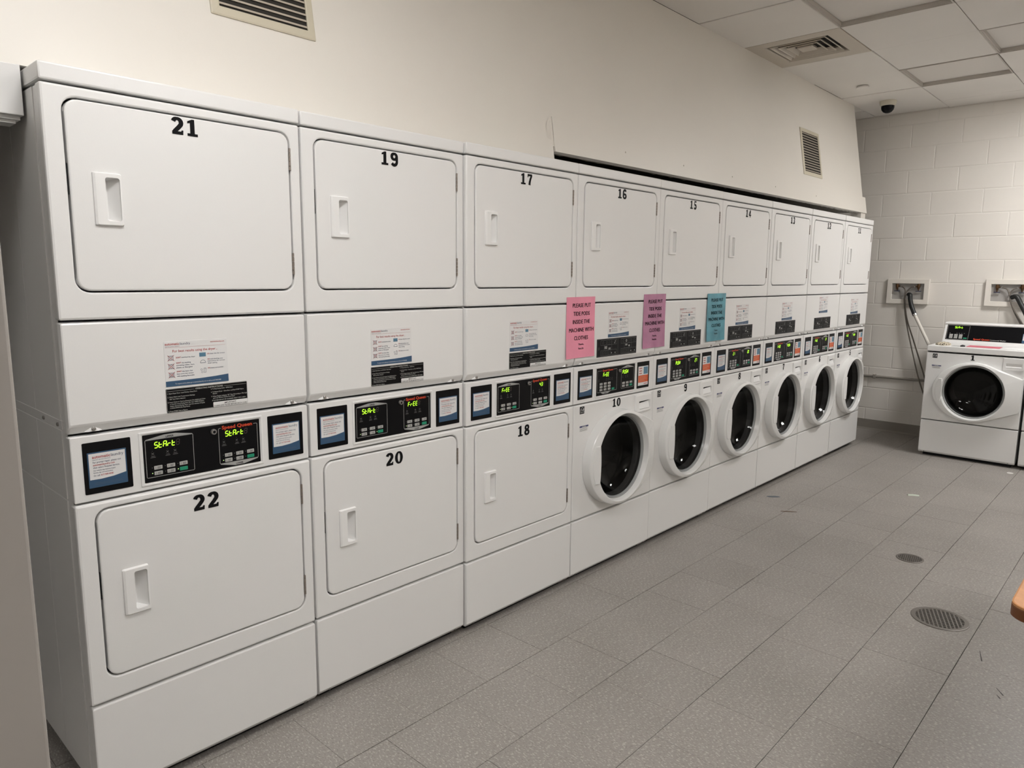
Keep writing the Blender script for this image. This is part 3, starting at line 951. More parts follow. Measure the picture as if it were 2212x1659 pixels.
    for z in (0.086, 0.073, 0.060):
        t.quad2(0.007, z, 0.033, z + 0.0065, YS1)
    S['pay_red'] = t.mesh('pay_card_lines', M('faded_red', (0.55, 0.22, 0.20), 0.5), 0)
    t = MB()
    for z, x1 in ((0.045, 0.072), (0.039, 0.066), (0.033, 0.078), (0.027, 0.058), (0.021, 0.062)):
        t.quad2(0.008, z, x1, z + 0.0022, y2)
    S['pay_pale'] = t.mesh('pay_card_fine_lines', M('pale_orange', (0.72, 0.30, 0.18), 0.5), 0)
    S['pay_mark'] = MB().quad2(0.052, 0.006, 0.084, 0.0095, YS1).mesh('pay_card_mark', RED, 0)
    # efficiency badge 0.034 x 0.035 and notice tag 0.068 x 0.028
    S['es_bg'] = plate(MB(), 0, 0, 0.034, 0.035, YS0, 0.0, 0.0005, 0.0002).mesh('badge', BLACKM)
    t = MB()
    t.stroke(arc(0.017, 0.012, 0.014, 0.018, 25, 155, 10), 0.0014, YS1)
    t.stroke([(0.004, 0.015), (0.012, 0.021), (0.020, 0.017), (0.030, 0.024)], 0.0022, YS1)
    st = []
    for i in range(10):
        rr_ = 0.0042 if i % 2 == 0 else 0.0018
        a = math.pi / 2 + i * math.pi / 5
        st.append((0.0255 + rr_ * math.cos(a), 0.0175 + rr_ * math.sin(a)))
    for i in range(10):
        t.poly2([(0.0255, 0.0175), st[i], st[(i + 1) % 10]], YS1 - 0.0001)
    t.text('ENERGY STAR', 0.003, 0.0055, 0.0045, YS1, 0.028, 0.01).quad2(0.002, 0.0112, 0.032, 0.0117, YS1)
    S['es_white'] = t.mesh('badge_print', PALE, 0)
    S['nt_bg'] = plate(MB(), 0, 0, 0.068, 0.027, YS0, 0.0, 0.0005, 0.0002).mesh('notice_tag', PALE)
    S['nt_blue'] = MB().quad2(0, 0.0195, 0.068, 0.027, YS1).mesh('notice_tag_band', M('blue_tag', (0.02, 0.03, 0.13), 0.4), 0)
    t = MB().text('NOTICE', 0.034, 0.0205, 0.0068, y2, 0.028, 0.015, 'C')
    S['nt_white'] = t.mesh('notice_tag_word', PALE, 0)
    t = MB()
    for z in (0.015, 0.0105, 0.006, 0.002):
        t.quad2(0.004, z, 0.060, z + 0.0012, YS1)
    S['nt_lines'] = t.mesh('notice_tag_lines', GREYINK, 0)
    return S
S = sticker_meshes()

def group_print(parent, name, parts, x, y, z):
    """a sticker: backing is the part, printed layers are its sub-parts"""
    base = obj(name, S[parts[0]], parent)
    base.location = (x, y, z)
    for p in parts[1:]:
        obj(S[p].name.split('.')[0], S[p], base)
    return base

# ---------------- control panels
YC = 0.004         # face of the control panel
def control_meshes():
    C = {}
    z0, z1 = 0.8745, 1.0495
    # dryer layout
    for key, (lp, cp, rp) in {'d': ((0.028, 0.145), (0.175, 0.514), (0.541, 0.661)), 'w': ((0.030, 0.145), (0.176, 0.503), (0.526, 0.639))}.items():
        C[key + '_panel'] = plate(MB(), 0.0015, z0, W - 0.0015, z1, YC, 0.030, 0.004, 0.003).mesh('control_panel', ENAMEL)
        C[key + '_bezel'] = plate(MB(), cp[0] - 0.010, 0.886, cp[1] + 0.010, 1.0375, YC - 0.0025, YC, 0.004, 0.002, (cp[0] - 0.003, 0.8925, cp[1] + 0.003, 1.031), 0.002, 0.0015).mesh('bezel', ENAMEL)
        C[key + '_ctrl'] = plate(MB(), cp[0], 0.895, cp[1], 1.0285, YC - 0.0012, YC, 0.002, 0.0004).mesh('control_face', BLACK)
        C[key + '_lp'] = plate(MB(), lp[0], 0.8935, lp[1], 1.0305, YC - 0.0012, YC, 0.003, 0.0004).mesh('card_plate', BLACK)
        C[key + '_rp'] = plate(MB(), rp[0], 0.8935, rp[1], 1.0310, YC - 0.0012, YC, 0.003, 0.0004).mesh('card_plate', BLACK)
    y = YC - 0.0016
    # dryer outlines
    t = MB()
    t.frame2(0.181, 0.908, 0.311, 1.014, 0.0013, y, 0.003)
    t.poly2([(0.183, 1.0125), (0.309, 1.0125), (0.309, 1.0155), (0.262, 1.0235), (0.232, 1.0235), (0.183, 1.0155)], y)
    t2 = MB().frame2(0.386, 0.910, 0.506, 1.0165, 0.0013, y, 0.003)
    t2.poly2([(0.388, 0.9105), (0.388, 0.9075), (0.432, 0.8985), (0.460, 0.8985), (0.504, 0.9075), (0.504, 0.9105)], y)
    C['d_outline'] = t.mesh('panel_outline', LINEGREY, 0)
    C['d_outline2'] = t2.mesh('panel_outline', LINEGREY, 0)
    t = MB()
    t.quad2(0.393, 1.013, 0.494, 1.020, y - 0.0001)
    C['d_mask'] = t.mesh('brand_field', BLACK, 0)
    t = MB().text('UPPER', 0.247, 1.0145, 0.0075, y - 0.0003, 0.022, 0.02, 'C').text('LOWER', 0.446, 0.9005, 0.0075, y - 0.0003, 0.022, 0.02, 'C')
    C['d_words'] = t.mesh('panel_words', INK, 0)
    t = MB().text('Speed Queen', 0.396, 1.0125, 0.0145, y - 0.0004, 0.094, 0.03)
    C['d_brand'] = t.mesh('brand_lettering', BRANDRED, 0)
    t = MB()
    for ox in (0.0, 0.201):
        for x_, w_ in ((0.196, 0.007), (0.236, 0.006), (0.256, 0.007)):
            t.quad2(ox + x_ + 0.002, 0.981, ox + x_ + 0.003, 0.982, y)
            t.stroke([(ox + x_, 0.971), (ox + x_ + w_, 0.977)], 0.0008, y)
            t.stroke([(ox + x_, 0.977), (ox + x_ + w_, 0.971)], 0.0008, y)
            t.quad2(ox + x_ - 0.001, 0.9665, ox + x_ + w_ + 0.002, 0.9675, y)
            t.quad2(ox + x_ - 0.003, 0.963, ox + x_ + w_ + 0.004, 0.964, y)
        for c_ in range(3):
            for r_ in range(2):
                t.quad2(ox + 0.195 + 0.0345 * c_, 0.934 - 0.0155 * r_, ox + 0.1968 + 0.0345 * c_, 0.9358 - 0.0155 * r_, y)
    C['d_icons'] = t.mesh('panel_icons', GREYINK, 0)
    t = MB()
    for ox in (0.0, 0.201):
        t.quad2(ox + 0.1945, 0.918, ox + 0.197, 0.9205, y - 0.0002)
    t.quad2(0.264, 0.9178, 0.2665, 0.9203, y - 0.0002)
    C['d_leds'] = t.mesh('indicator_lamps', M('pale_led', (0.3, 0.4, 0.2), 0.4, emit=(0.6, 0.9, 0.3), estr=0.8), 0)
    # washer outlines
    t = MB()
    t.frame2(0.182, 0.911, 0.344, 1.0155, 0.0013, y, 0.003)
    t.poly2([(0.205, 0.9115), (0.228, 0.9005), (0.268, 0.9005), (0.300, 0.9115)], y)
    t2 = MB().frame2(0.383, 0.911, 0.492, 1.0135, 0.0013, y, 0.003)
    t2.poly2([(0.387, 1.0125), (0.489, 1.0125), (0.489, 1.0145), (0.447, 1.0245), (0.427, 1.0245), (0.387, 1.0145)], y)
    C['w_outline'] = t.mesh('panel_outline', LINEGREY, 0)
    C['w_outline2'] = t2.mesh('panel_outline', LINEGREY, 0)
    C['w_mask'] = MB().quad2(0.221, 1.012, 0.313, 1.020, y - 0.0001).mesh('brand_field', BLACK, 0)
    t = MB().text('WASHER', 0.248, 0.9025, 0.0065, y - 0.0003, 0.022, 0.02, 'C').text('DRYER', 0.437, 1.015, 0.0065, y - 0.0003, 0.016, 0.02, 'C')
    C['w_words'] = t.mesh('panel_words', INK, 0)
    C['w_brand'] = MB().text('Speed Queen', 0.224, 1.011, 0.0130, y - 0.0004, 0.086, 0.03).mesh('brand_lettering', BRANDRED, 0)
    t = MB()
    for x_ in (0.192, 0.252, 0.268, 0.284, 0.300, 0.393, 0.420, 0.436):
        t.stroke([(x_, 0.969), (x_ + 0.004, 0.976)], 0.0012, y)
        t.quad2(x_ - 0.001, 0.9645, x_ + 0.006, 0.9655, y)
    C['w_icons'] = t.mesh('panel_icons', GREYINK, 0)
    # push buttons
    C['btn'] = plate(MB(), 0, 0, 0.0222, 0.0103, y - 0.0012, y, 0.0012, 0.0006, n=2).mesh('button', BTN)
    C['btn_g'] = plate(MB(), 0, 0, 0.0222, 0.0103, y - 0.0012, y, 0.0012, 0.0006, n=2).mesh('start_button', BTNG)
    t = MB().quad2(0.004, 0.002, 0.0052, 0.0095, y - 0.0015).quad2(0.0095, 0.0065, 0.019, 0.0082, y - 0.0015).quad2(0.0095, 0.003, 0.019, 0.0047, y - 0.0015)
    C['btn_print'] = t.mesh('button_print', GREYINK, 0)
    C['lock'] = MB().lathe([(0.0082, 0.0), (0.0082, -0.006), (0.0072, -0.0075), (0.0045, -0.0075), (0.004, -0.006)], (0, y, 0), 'y', 16).mesh('key_lock', STEEL)
    C['lock_slot'] = MB().poly2(arc(0, 0, 0.0042, 0.0042, 0, 360, 12)[:-1], y - 0.0077).mesh('key_slot', INK, 0)
    return C
C = control_meshes()

def display(parent, txt, off, x, z, h, pitch):
    y = YC - 0.0020
    if txt.strip():
        obj('lit_digits', seven_seg(MB(), txt, x, z, h, y, pitch).mesh('lit_digits', LED, 0), parent)
    if off is not None:
        obj('unlit_digits', seven_seg(MB(), '8', x + off * pitch, z, h, y, pitch).mesh('unlit_digits', LEDOFF, 0), parent)

def controls(t, key, d1, d2, near):
    cp = obj('control_panel', C[key + '_panel'], t)
    obj('bezel', C[key + '_bezel'], cp)
    cf = obj('control_face', C[key + '_ctrl'], t)
    for k in ('_outline', '_outline2', '_mask', '_words', '_brand', '_icons'):
        obj(C[key + k].name.split('.')[0], C[key + k], cf)
    lk = obj('key_lock', C['lock'], cf)
    ks = obj('key_slot', C['lock_slot'], cf)
    lk.location = (0.3705 if key == 'd' else 0.365, 0, 1.010 if key == 'd' else 1.004)
    ks.location = lk.location
    if key == 'd':
        obj('indicator_lamps', C['d_leds'], cf)
        cells = []
        for ox in (0.0, 0.201):
            for c_ in range(3):
                for r_ in range(2):
                    cells.append((ox + 0.2005 + 0.0345 * c_, 0.9285 - 0.0155 * r_, c_ == 2 and r_ == 1))
        display(cf, d1, len(d1), 0.2045, 0.9895, 0.0155, 0.0118)
        display(cf, d2, len(d2), 0.4055, 0.9905, 0.0150, 0.0118)
    else:
        cells = []
        for c_ in range(3):
            for r_ in range(3):
                cells.append((0.2015 + 0.0335 * c_, 0.9455 - 0.0145 * r_, False))
        cells.append((0.301, 0.914, True))
        for c_ in range(3):
            for r_ in range(2):
                cells.append((0.392 + 0.033 * c_, 0.932 - 0.0145 * r_, c_ == 2 and r_ == 1))
        display(cf, d1, None, 0.228, 0.986, 0.0175, 0.0125)
        display(cf, d2, None, 0.393 if len(d2) > 2 else 0.440, 0.9855, 0.0175, 0.0125)
    pm = MB()
    yb = YC - 0.0016 - 0.0015
    for x_, z_, g in cells:
        if not g:
            pm.quad2(x_ + 0.0035, z_ + 0.002, x_ + 0.0046, z_ + 0.0085, yb).quad2(x_ + 0.0085, z_ + 0.0058, x_ + 0.0185, z_ + 0.0078, yb).quad2(x_ + 0.0085, z_ + 0.0024, x_ + 0.0170, z_ + 0.0044, yb)
    obj('button_print', pm.mesh('button_print', GREYINK, 0), cf)
    for x_, z_, g in cells:
        b = obj('start_button' if g else 'button', C['btn_g' if g else 'btn'], cf)
        b.location = (x_, 0, z_)
    lp = obj('card_plate', C[key + '_lp'], t)
    rp = obj('card_plate', C[key + '_rp'], t)
    def card(plate_ob, x, z):
        base = obj('service_card', S['card_bg'], plate_ob)
        base.location = (x, YC - 0.0012, z)
        for p in ('card_white', 'card_red', 'card_ink', 'card_fine'):
            o = obj(S[p].name.split('.')[0], S[p], plate_ob)
            o.location = base.location
    def pay(plate_ob, x, z):
        for p in ('pay_bg', 'pay_orange', 'pay_blue', 'pay_red', 'pay_pale', 'pay_mark'):
            o = obj(S[p].name.split('.')[0], S[p], plate_ob)
            o.location = (x, YC - 0.0012, z)
    if key == 'd':
        card(lp, 0.038, 0.9095)
        card(rp, 0.555, 0.9095)
    else:
        card(lp, 0.042, 0.907)
        pay(rp, 0.536, 0.9075)

# ---------------- washer front
WC = (0.356, 0.572)
def hull(pts):
    pts = sorted(set(pts))
    def half(p):
        h = []
        for q in p:
            while len(h) > 1 and (h[-1][0] - h[-2][0]) * (q[1] - h[-2][1]) - (h[-1][1] - h[-2][1]) * (q[0] - h[-2][0]) <= 0:
                h.pop()
            h.append(q)
        return h[:-1]
    return half(pts) + half(pts[::-1])

def door_outline(n, inset=0.0):
    a_l, a_r, b = 0.283 - inset, 0.250 - inset, 0.240 - inset
    P = []
    for k in range(180):
        an = 2 * math.pi * k / 180
        c_, s_ = math.cos(an), math.sin(an)
        P.append((round((a_l if c_ < 0 else a_r) * c_, 6), round(b * s_, 6)))
    P += [(0.322 - inset, 0.134 - inset * 0.6), (0.322 - inset, -0.130 + inset * 0.6)]
    H = hull(P)
    out = []
    for k in range(n):
        an = 2 * math.pi * k / n
        dx, dz = math.cos(an), math.sin(an)
        best = 0
        for i in range(len(H)):
            x1, z1 = H[i]
            x2, z2 = H[(i + 1) % len(H)]
            ex, ez = x2 - x1, z2 - z1
            den = dx * ez - dz * ex
            if abs(den) < 1e-12:
                continue
            tt = (x1 * ez - z1 * ex) / den
            uu = (x1 * dz - z1 * dx) / den
            if tt > 0 and -1e-6 <= uu <= 1 + 1e-6:
                best = max(best, tt)
        out.append((WC[0] + dx * best, WC[1] + dz * best, best, an))
    return out

def washer_meshes():
    Wm = {}
    N = 96
    hole = (WC[0] - 0.197, WC[1] - 0.197, WC[0] + 0.197, WC[1] + 0.197)
    Wm['front'] = plate(MB(), 0, 0.310, W, 0.869, 0, 0.030, 0.006, 0.006, hole, 0.192, 0.002, n=8).mesh('washer_front_panel', ENAMEL)
    def depth(r):
        return 0.048 if r < 0.250 else max(0.018, 0.048 - (r - 0.250) / 0.085 * 0.030)
    def ring(inset, f):
        out = []
        for x, z, r, an in door_outline(N, inset):
            d = depth(r) if math.cos(an) > 0 else 0.048
            out.append((x, -f(d), z))
        return out
    def circ(r, y):
        return [(WC[0] + r * math.cos(2 * math.pi * k / N), y, WC[1] + r * math.sin(2 * math.pi * k / N)) for k in range(N)]
    m = MB()
    m.loft([ring(0, lambda d: 0.0005), ring(0.002, lambda d: d - 0.0045), ring(0.0038, lambda d: d - 0.0014), ring(0.0065, lambda d: d),
            circ(0.224, -0.052), circ(0.2215, -0.051), circ(0.219, -0.047), circ(0.213, -0.022), circ(0.212, -0.019)])
    Wm['door'] = m.mesh('door_ring', DOORWHITE, 24)
    Wm['seal'] = MB().loft([circ(0.2125, -0.0205), circ(0.2115, -0.026), circ(0.207, -0.027), circ(0.203, -0.018), circ(0.202, -0.014)]).mesh('glass_rim', SEAL)
    Wm['glass'] = MB().loft([circ(0.203, -0.0155), circ(0.195, -0.004), circ(0.178, 0.028), circ(0.145, 0.052), circ(0.10, 0.068), circ(0.05, 0.075), circ(0.003, 0.076)], cap1=True).mesh('door_glass', GLASS, 35, True)
    d = MB().loft([circ(0.198, 0.029), circ(0.205, 0.10), circ(0.22, 0.12), circ(0.22, 0.40), circ(0.05, 0.42), circ(0.002, 0.42)], cap1=True)
    Wm['drum'] = d.mesh('drum', DRUM, 30)
    Wm['fins'] = []
    for k in range(3):
        an = math.radians(100 + 120 * k)
        c_, s_ = math.cos(an), math.sin(an)
        Wm['fins'].append(MB().add([(WC[0] + c_ * r_ - s_ * w_, y_, WC[1] + s_ * r_ + c_ * w_) for y_ in (0.13, 0.39) for r_, w_ in ((0.219, -0.03), (0.16, 0), (0.219, 0.03))],
                                   [(0, 3, 4, 1), (1, 4, 5, 2), (0, 1, 2), (3, 5, 4)]).mesh('drum_fin', DRUM, 0))
    # grip on the left of the ring
    h = MB()
    def grip(i, y):
        zz = [-0.094 + i, -0.05, 0.0, 0.05, 0.094 - i]
        left = [(WC[0] - 0.272 * math.sqrt(max(0, 1 - (z / 0.242) ** 2)) + 0.010 + i, y, WC[1] + z) for z in zz]
        right = [(WC[0] - 0.216 - 0.006 * (1 - (z / 0.094) ** 2) * -1 - i, y - (0.010 if y < -0.045 else 0), WC[1] + z) for z in reversed(zz)]
        return left + right
    h.loft([grip(0, -0.036), grip(0.0006, -0.0500), grip(0.0025, -0.0525)], cap1=True)
    Wm['grip'] = h.mesh('door_grip', DOORWHITE, 32)
    # soap drawer with scooped pull
    hole = (0.538, 0.783, 0.640, 0.826)
    m = plate(MB(), 0.507, 0.7685, 0.6515, 0.861, -0.009, 0.0, [0.012, 0.012, 0.004, 0.004], 0.004, hole, [0.012, 0.012, 0.004, 0.004], 0.002, hy=0.0)
    Wm['drawer'] = m.mesh('soap_drawer', ENAMEL2)
    a0, b0, a1, b1 = hole
    m = MB()
    m.add([(a0, -0.0008, b1), (a1, -0.0008, b1), (a0, -0.0008, b1 - 0.010), (a1, -0.0008, b1 - 0.010), (a0 + 0.004, -0.0085, b0 + 0.003), (a1 - 0.004, -0.0085, b0 + 0.003),
           (a0, -0.0008, b0), (a1, -0.0008, b0)], [(0, 1, 3, 2), (2, 3, 5, 4), (4, 5, 7, 6)])
    Wm['scoop'] = m.mesh('drawer_pull', M('bright_plastic', (0.88, 0.88, 0.88), 0.3), 0)
    Wm['slot'] = MB().poly2([(a0 + 0.004, b1 - 0.010), (a1 - 0.002, b1 - 0.004), (a1 - 0.002, b1 - 0.0005), (a0 + 0.012, b1 - 0.002)], -0.0016).mesh('pull_shadow_slot', BLACKM, 0)  # flat black sliver painted as the shadow at the top of the recess
    return Wm
WM = washer_meshes()

def washer_front(t, number, pull='scoop', num_x=0.343, num_z=0.846):
    fp = obj('washer_front_panel', WM['front'], t)
    d = obj('door', WM['door'], t)
    obj('glass_rim', WM['seal'], d)
    obj('door_glass', WM['glass'], d)
    obj('door_grip', WM['grip'], d)
    dr = obj('drum', WM['drum'], t)
    for me in WM['fins']:
        obj('drum_fin', me, dr)
    s = obj('soap_drawer', WM['drawer'] if pull == 'scoop' else PULL['drawer'], t)
    if pull == 'scoop':
        obj('drawer_pull', WM['scoop'], s)
        obj('pull_slot', WM['slot'], s)
    else:
        obj('drawer_pull', PULL['bar'], s)
    obj('number', number_mesh(number, num_x, num_z, 0.042, -0.0008), fp)
    e = obj('efficiency_badge', S['es_bg'], fp)
    e.location = (0.046, 0, 0.825)
    o = obj('badge_print', S['es_white'], fp)
    o.location = e.location
    for p in ('nt_bg', 'nt_blue', 'nt_white', 'nt_lines'):
        o = obj(S[p].name.split('.')[0], S[p], fp)
        o.location = (0.046, 0, 0.740)

# ---------------- assemble the row
ROW = [  # upper, lower, display 1, display 2, dx, dy
    ('21', '22', 'StArt', 'StArt', 0.000, 0.000), ('19', '20', 'StArt', 'FrEE', 0.0045, 0.006), ('17', '18', 'FrEE', '   43', 0.0035, -0.006),
    ('16', '10', 'FrEE', 'PUSH', 0.0025, -0.006), ('15', '9', 'PUSH', '27', 0.001, -0.003), ('14', '8', ' 21', '20', 0.000, 0.000),
    ('13', '7', 'FrEE', 'PUSH', 0.000, 0.000), ('12', '6', 'FrEE', '27', 0.002, 0.000), ('11', '5', 'FrEE', 'PUSH', 0.006, 0.000)]
PLACE = {0: 'nearest the camera', 1: 'second in the row', 2: 'beside the pink notice', 3: 'first with a washer below', 4: 'right of the mauve notice',
         5: 'right of the teal notice', 6: 'third from the far end', 7: 'second from the far end', 8: 'last, by the block wall'}
for i, (nu, nl, d1, d2, dx, dy) in enumerate(ROW):
    dry = i < 3
    lab = ('white stacked dryer pair, doors numbered %s and %s, %s' if dry else 'white dryer over front-load washer, numbered %s and %s, %s') % (nu, nl, PLACE[i])
    t = thing('stacked_dryer' if dry else 'washer_dryer_stack', lab, 'dryer' if dry else 'washer dryer', (i * PITCH + dx, dy, 0), 0,
              'white machines standing in a row along the wall')
    obj('plinth', D['plinth'], t)
    cb = obj('cabinet', D['cabinet'], t)
    if i == 0:
        for me in D['side_panel']:
            obj('side_panel', me, cb)
        obj('side_flange', MB().bbox(-0.0012, 0.045, 1.0655, 0.003, 0.66, 1.088, 0.0008).mesh('side_flange', ENAMEL), cb)
        for yq in (0.075, 0.20):
            obj('screw', MB().lathe([(0.0055, 0.0), (0.0055, -0.003), (0.003, -0.0045)], (-0.0012, yq, 1.076), 'x', 10).mesh('side_screw', STEEL), cb)
    obj('top_panel', D['top'], t)
    obj('upper_front_panel', D['upper_front'], t)
    du = obj('door', D['door_u'], t)
    obj('handle', D['handle_u'], du)
    obj('number', number_mesh(nu, 0.337, 1.856, 0.044, -0.0016), du)
    for z in (1.775, 1.464):
        obj('hinge', D['hinge'][z], du)
    obj('latch_strike', D['latch'][1.655], du)
    ap = obj('access_panel', D['access'], t)
    for k in ('a1', 'a2'):
        obj('screw_boss', D['boss'][k], ap)
        obj('screw', D['screw'][k], ap)
    controls(t, 'd' if dry else 'w', d1, d2, i < 3)
    if dry:
        group_print(t, 'tip_label', ('best_bg', 'best_navy', 'best_red', 'best_ink', 'best_blue', 'best_white'), 0.245, 0, 1.155)
        group_print(t, 'instruction_label', ('op_bg', 'op_ink', 'op_white', 'op_black'), 0.243, 0, 1.081)
        obj('lower_front_panel', D['lower_front'], t)
        dl = obj('door', D['door_l'], t)
        obj('handle', D['handle_l'], dl)
        obj('number', number_mesh(nl, 0.337, 0.809, 0.046, -0.0016), dl)
        for z in (0.728, 0.418):
            obj('hinge', D['hinge'][z], dl)
        obj('latch_strike', D['latch'][0.60], dl)
    else:
        lx = {3: 0.253, 4: 0.242, 5: 0.243, 6: 0.253, 7: 0.250, 8: 0.268}[i]
        lz = 1.204 if i == 7 else 1.175
        group_print(t, 'tip_label', ('best_bg', 'best_navy', 'best_red', 'best_ink', 'best_blue', 'best_white'), lx, 0, lz)
        group_print(t, 'diagram_label', ('dg_bg', 'dg_line', 'dg_white'), {3: 0.166, 4: 0.152, 5: 0.149, 6: 0.160, 7: 0.170, 8: 0.184}[i], 0, 1.083)
        washer_front(t, nl)
    kp = obj('kick_panel', D['kick'], t)
    for k in ('k1', 'k2'):
        obj('screw', D['screw'][k], kp)

# ================================================================== FREE-STANDING WASHERS AT THE FAR WALL
PULL = {}
m = plate(MB(), 0.535, 0.769, 0.672, 0.866, -0.007, 0.0, 0.010, 0.004, (0.556, 0.792, 0.660, 0.822), 0.004, 0.002, hy=0.0)
PULL['drawer'] = m.mesh('soap_drawer', ENAMEL)
PULL['bar'] = MB().add([(0.556, -0.0006, 0.822), (0.660, -0.0006, 0.822), (0.660, -0.0006, 0.801), (0.556, -0.0006, 0.801), (0.556, -0.0075, 0.793), (0.660, -0.0075, 0.793), (0.660, -0.0006, 0.792), (0.556, -0.0006, 0.792)],
                       [(0, 3, 2, 1), (3, 4, 5, 2), (4, 7, 6, 5)]).mesh('pull_bar', ENAMEL2, 0)
def free_washer(y_left, number, label, dx=0.0):
    t = thing('front_load_washer', label, 'washer', (6.155 + dx, y_left, 0), -math.pi / 2, 'free standing washers at the block wall')
    DP = 0.70
    obj('plinth', D['plinth'], t)
    c = MB().loft([rr(0.003, 0.030, W - 0.003, 0.880, 0.004, 0.018, 2), rr(0.003, 0.030, W - 0.003, 0.880, 0.004, DP, 2)], cap1=True)
    obj('cabinet', c.mesh('washer_cabinet', ENAMEL), t)
    washer_front(t, number, 'bar', 0.330, 0.846)
    kp = obj('kick_panel', D['kick'], t)
    for k in ('k1', 'k2'):
        obj('screw', D['screw'][k], kp)
    obj('lid', MB().bbox(-0.001, -0.004, 0.8805, W + 0.001, DP, 0.926, 0.006).mesh('washer_lid', ENAMEL), t)
    # sloping control console
    y0, y1, z0, z1 = 0.435, 0.505, 0.9265, 1.098
    prof = [(y0 - 0.004, z0), (y0, z0 + 0.018), (y1 - 0.004, z1 - 0.018), (y1 - 0.012, z1 - 0.012), (y1 - 0.004, z1), (y1 + 0.12, z1), (y1 + 0.14, z0)]
    con = obj('console', MB().loft([[(x, y, z) for y, z in prof] for x in (0.012, W - 0.012)], True, True).mesh('console', ENAMEL, 30), t)
    # everything on the sloping face
    lean = math.atan2(y1 - y0 - 0.004, z1 - z0 - 0.036)
    def on_face(mb):
        for k, (x, y, z) in enumerate(mb.v):
            mb.v[k] = (x, y0 + y * math.cos(lean) + z * math.sin(lean), z0 + 0.018 - y * math.sin(lean) + z * math.cos(lean))
        return mb
    H = (z1 - z0 - 0.036) / math.cos(lean)
    face = plate(MB(), 0.030, 0.008, W - 0.030, H - 0.004, -0.0014, 0.0, 0.002, 0.0005)
    cf = obj('control_face', on_face(face).mesh('console_face', BLACK), t)
    tx = MB().frame2(0.036, 0.013, 0.198, H - 0.009, 0.0014, -0.0018, 0.003)
    obj('panel_outlines', on_face(tx).mesh('console_outline', LINEGREY, 0), cf)
    obj('lit_digits', on_face(seven_seg(MB(), 'StArt', 0.088, H - 0.036, 0.017, -0.0022, 0.0125)).mesh('console_digits', LED, 0), cf)
    for c_ in range(3):
        for r_ in range(3):
            b = plate(MB(), 0.057 + 0.036 * c_, 0.048 - 0.0135 * r_, 0.083 + 0.036 * c_, 0.059 - 0.0135 * r_, -0.003, -0.0016, 0.001, 0.0005, n=2)
            obj('button', on_face(b).mesh('console_button', BTN), cf)
    b = plate(MB(), 0.163, 0.021, 0.189, 0.031, -0.003, -0.0016, 0.001, 0.0005, n=2)
    obj('start_button', on_face(b).mesh('console_start', BTNG), cf)
    tx = MB()
    for x_ in (0.056, 0.108, 0.126, 0.144, 0.162):
        tx.quad2(x_, 0.066, x_ + 0.006, 0.071, -0.0018)
    obj('panel_icons', on_face(tx).mesh('console_icons', GREYINK, 0), cf)
    tx = MB().text('Speed Queen', 0.238, 0.016, 0.020, -0.0019, 0.118, 0.03)
    obj('brand_lettering', on_face(tx).mesh('console_brand', BRANDRED, 0), cf)
    tx = MB().text('Commercial Washer', 0.360, 0.016, 0.015, -0.0019, 0.112, 0.0)
    obj('caption', on_face(tx).mesh('console_caption', WHITEINK, 0), cf)
    st = plate(MB(), 0.580, 0.010, 0.648, 0.094, -0.0022, -0.0015, 0.001, 0.0003)
    ca = obj('service_card', on_face(st).mesh('console_card', NAVY), cf)
    st = MB().quad2(0.584, 0.034, 0.645, 0.091, -0.0026)
    obj('card_sheet', on_face(st).mesh('console_card_sheet', PALE, 0), cf)
    st = MB()
    for z_ in (0.080, 0.068, 0.060, 0.052, 0.042):
        st.quad2(0.590, z_, 0.630, z_ + 0.004, -0.0029)
    obj('card_lines', on_face(st).mesh('console_card_lines', RED, 0), cf)
    return t
free_washer(-0.503, '1', 'white front-load washer numbered 1 with a black rear console')
free_washer(-1.203, '2', 'white front-load washer cut off by the right edge beside washer 1', 0.0)

# things lying on washer 1 (lid top z = 0.926)
ZL1 = 0.926
def heap(name, cx, cy, rx, ry, h, mat, label, cat, seed):
    rnd = random.Random(seed)
    m = MB()
    n = 20
    rings = []
    for q, (rad, hh) in enumerate(((1.0, 0.0), (1.02, 0.35), (0.85, 0.75), (0.5, 0.95), (0.08, 1.0))):
        rings.append([(cx + rx * rad * math.cos(2 * math.pi * k / n) * (1 + 0.12 * (rnd.random() - 0.5) * (q > 0)),
                       cy + ry * rad * math.sin(2 * math.pi * k / n) * (1 + 0.12 * (rnd.random() - 0.5) * (q > 0)),
                       ZL1 + h * hh * (1 + 0.35 * (rnd.random() - 0.5) * (q > 0))) for k in range(n)])
    m.loft(rings, True, True)
    return obj(name, m.mesh(name, mat, 60), None, label, cat)
def speck_mat():
    m = bpy.data.materials.new('speckled_rag')
    m.use_nodes = True
    nt = m.node_tree
    b = nt.nodes['Principled BSDF']
    b.inputs['Roughness'].default_value = 0.9
    v = nt.nodes.new('ShaderNodeTexVoronoi')
    v.inputs['Scale'].default_value = 170
    g = nt.nodes.new('ShaderNodeNewGeometry')
    nt.links.new(g.outputs['Position'], v.inputs['Vector'])
    r = nt.nodes.new('ShaderNodeValToRGB')
    r.color_ramp.interpolation = 'CONSTANT'
    r.color_ramp.elements[0].color = (0.02, 0.018, 0.015, 1)
    r.color_ramp.elements[1].color = (0.62, 0.55, 0.42, 1)
    r.color_ramp.elements[1].position = 0.35
    nt.links.new(v.outputs['Color'], r.inputs['Fac'])
    nt.links.new(r.outputs['Color'], b.inputs['Base Color'])
    return m
heap('rag', 6.29, -0.588, 0.080, 0.055, 0.022, speck_mat(), 'black and cream speckled rag heaped on the corner of washer 1', 'rag', 3)
heap('lint_ball', 6.22, -0.742, 0.020, 0.017, 0.014, M('dark_lint', (0.05, 0.05, 0.05), 0.9), 'small dark ball of lint on top of washer 1', 'lint', 5)
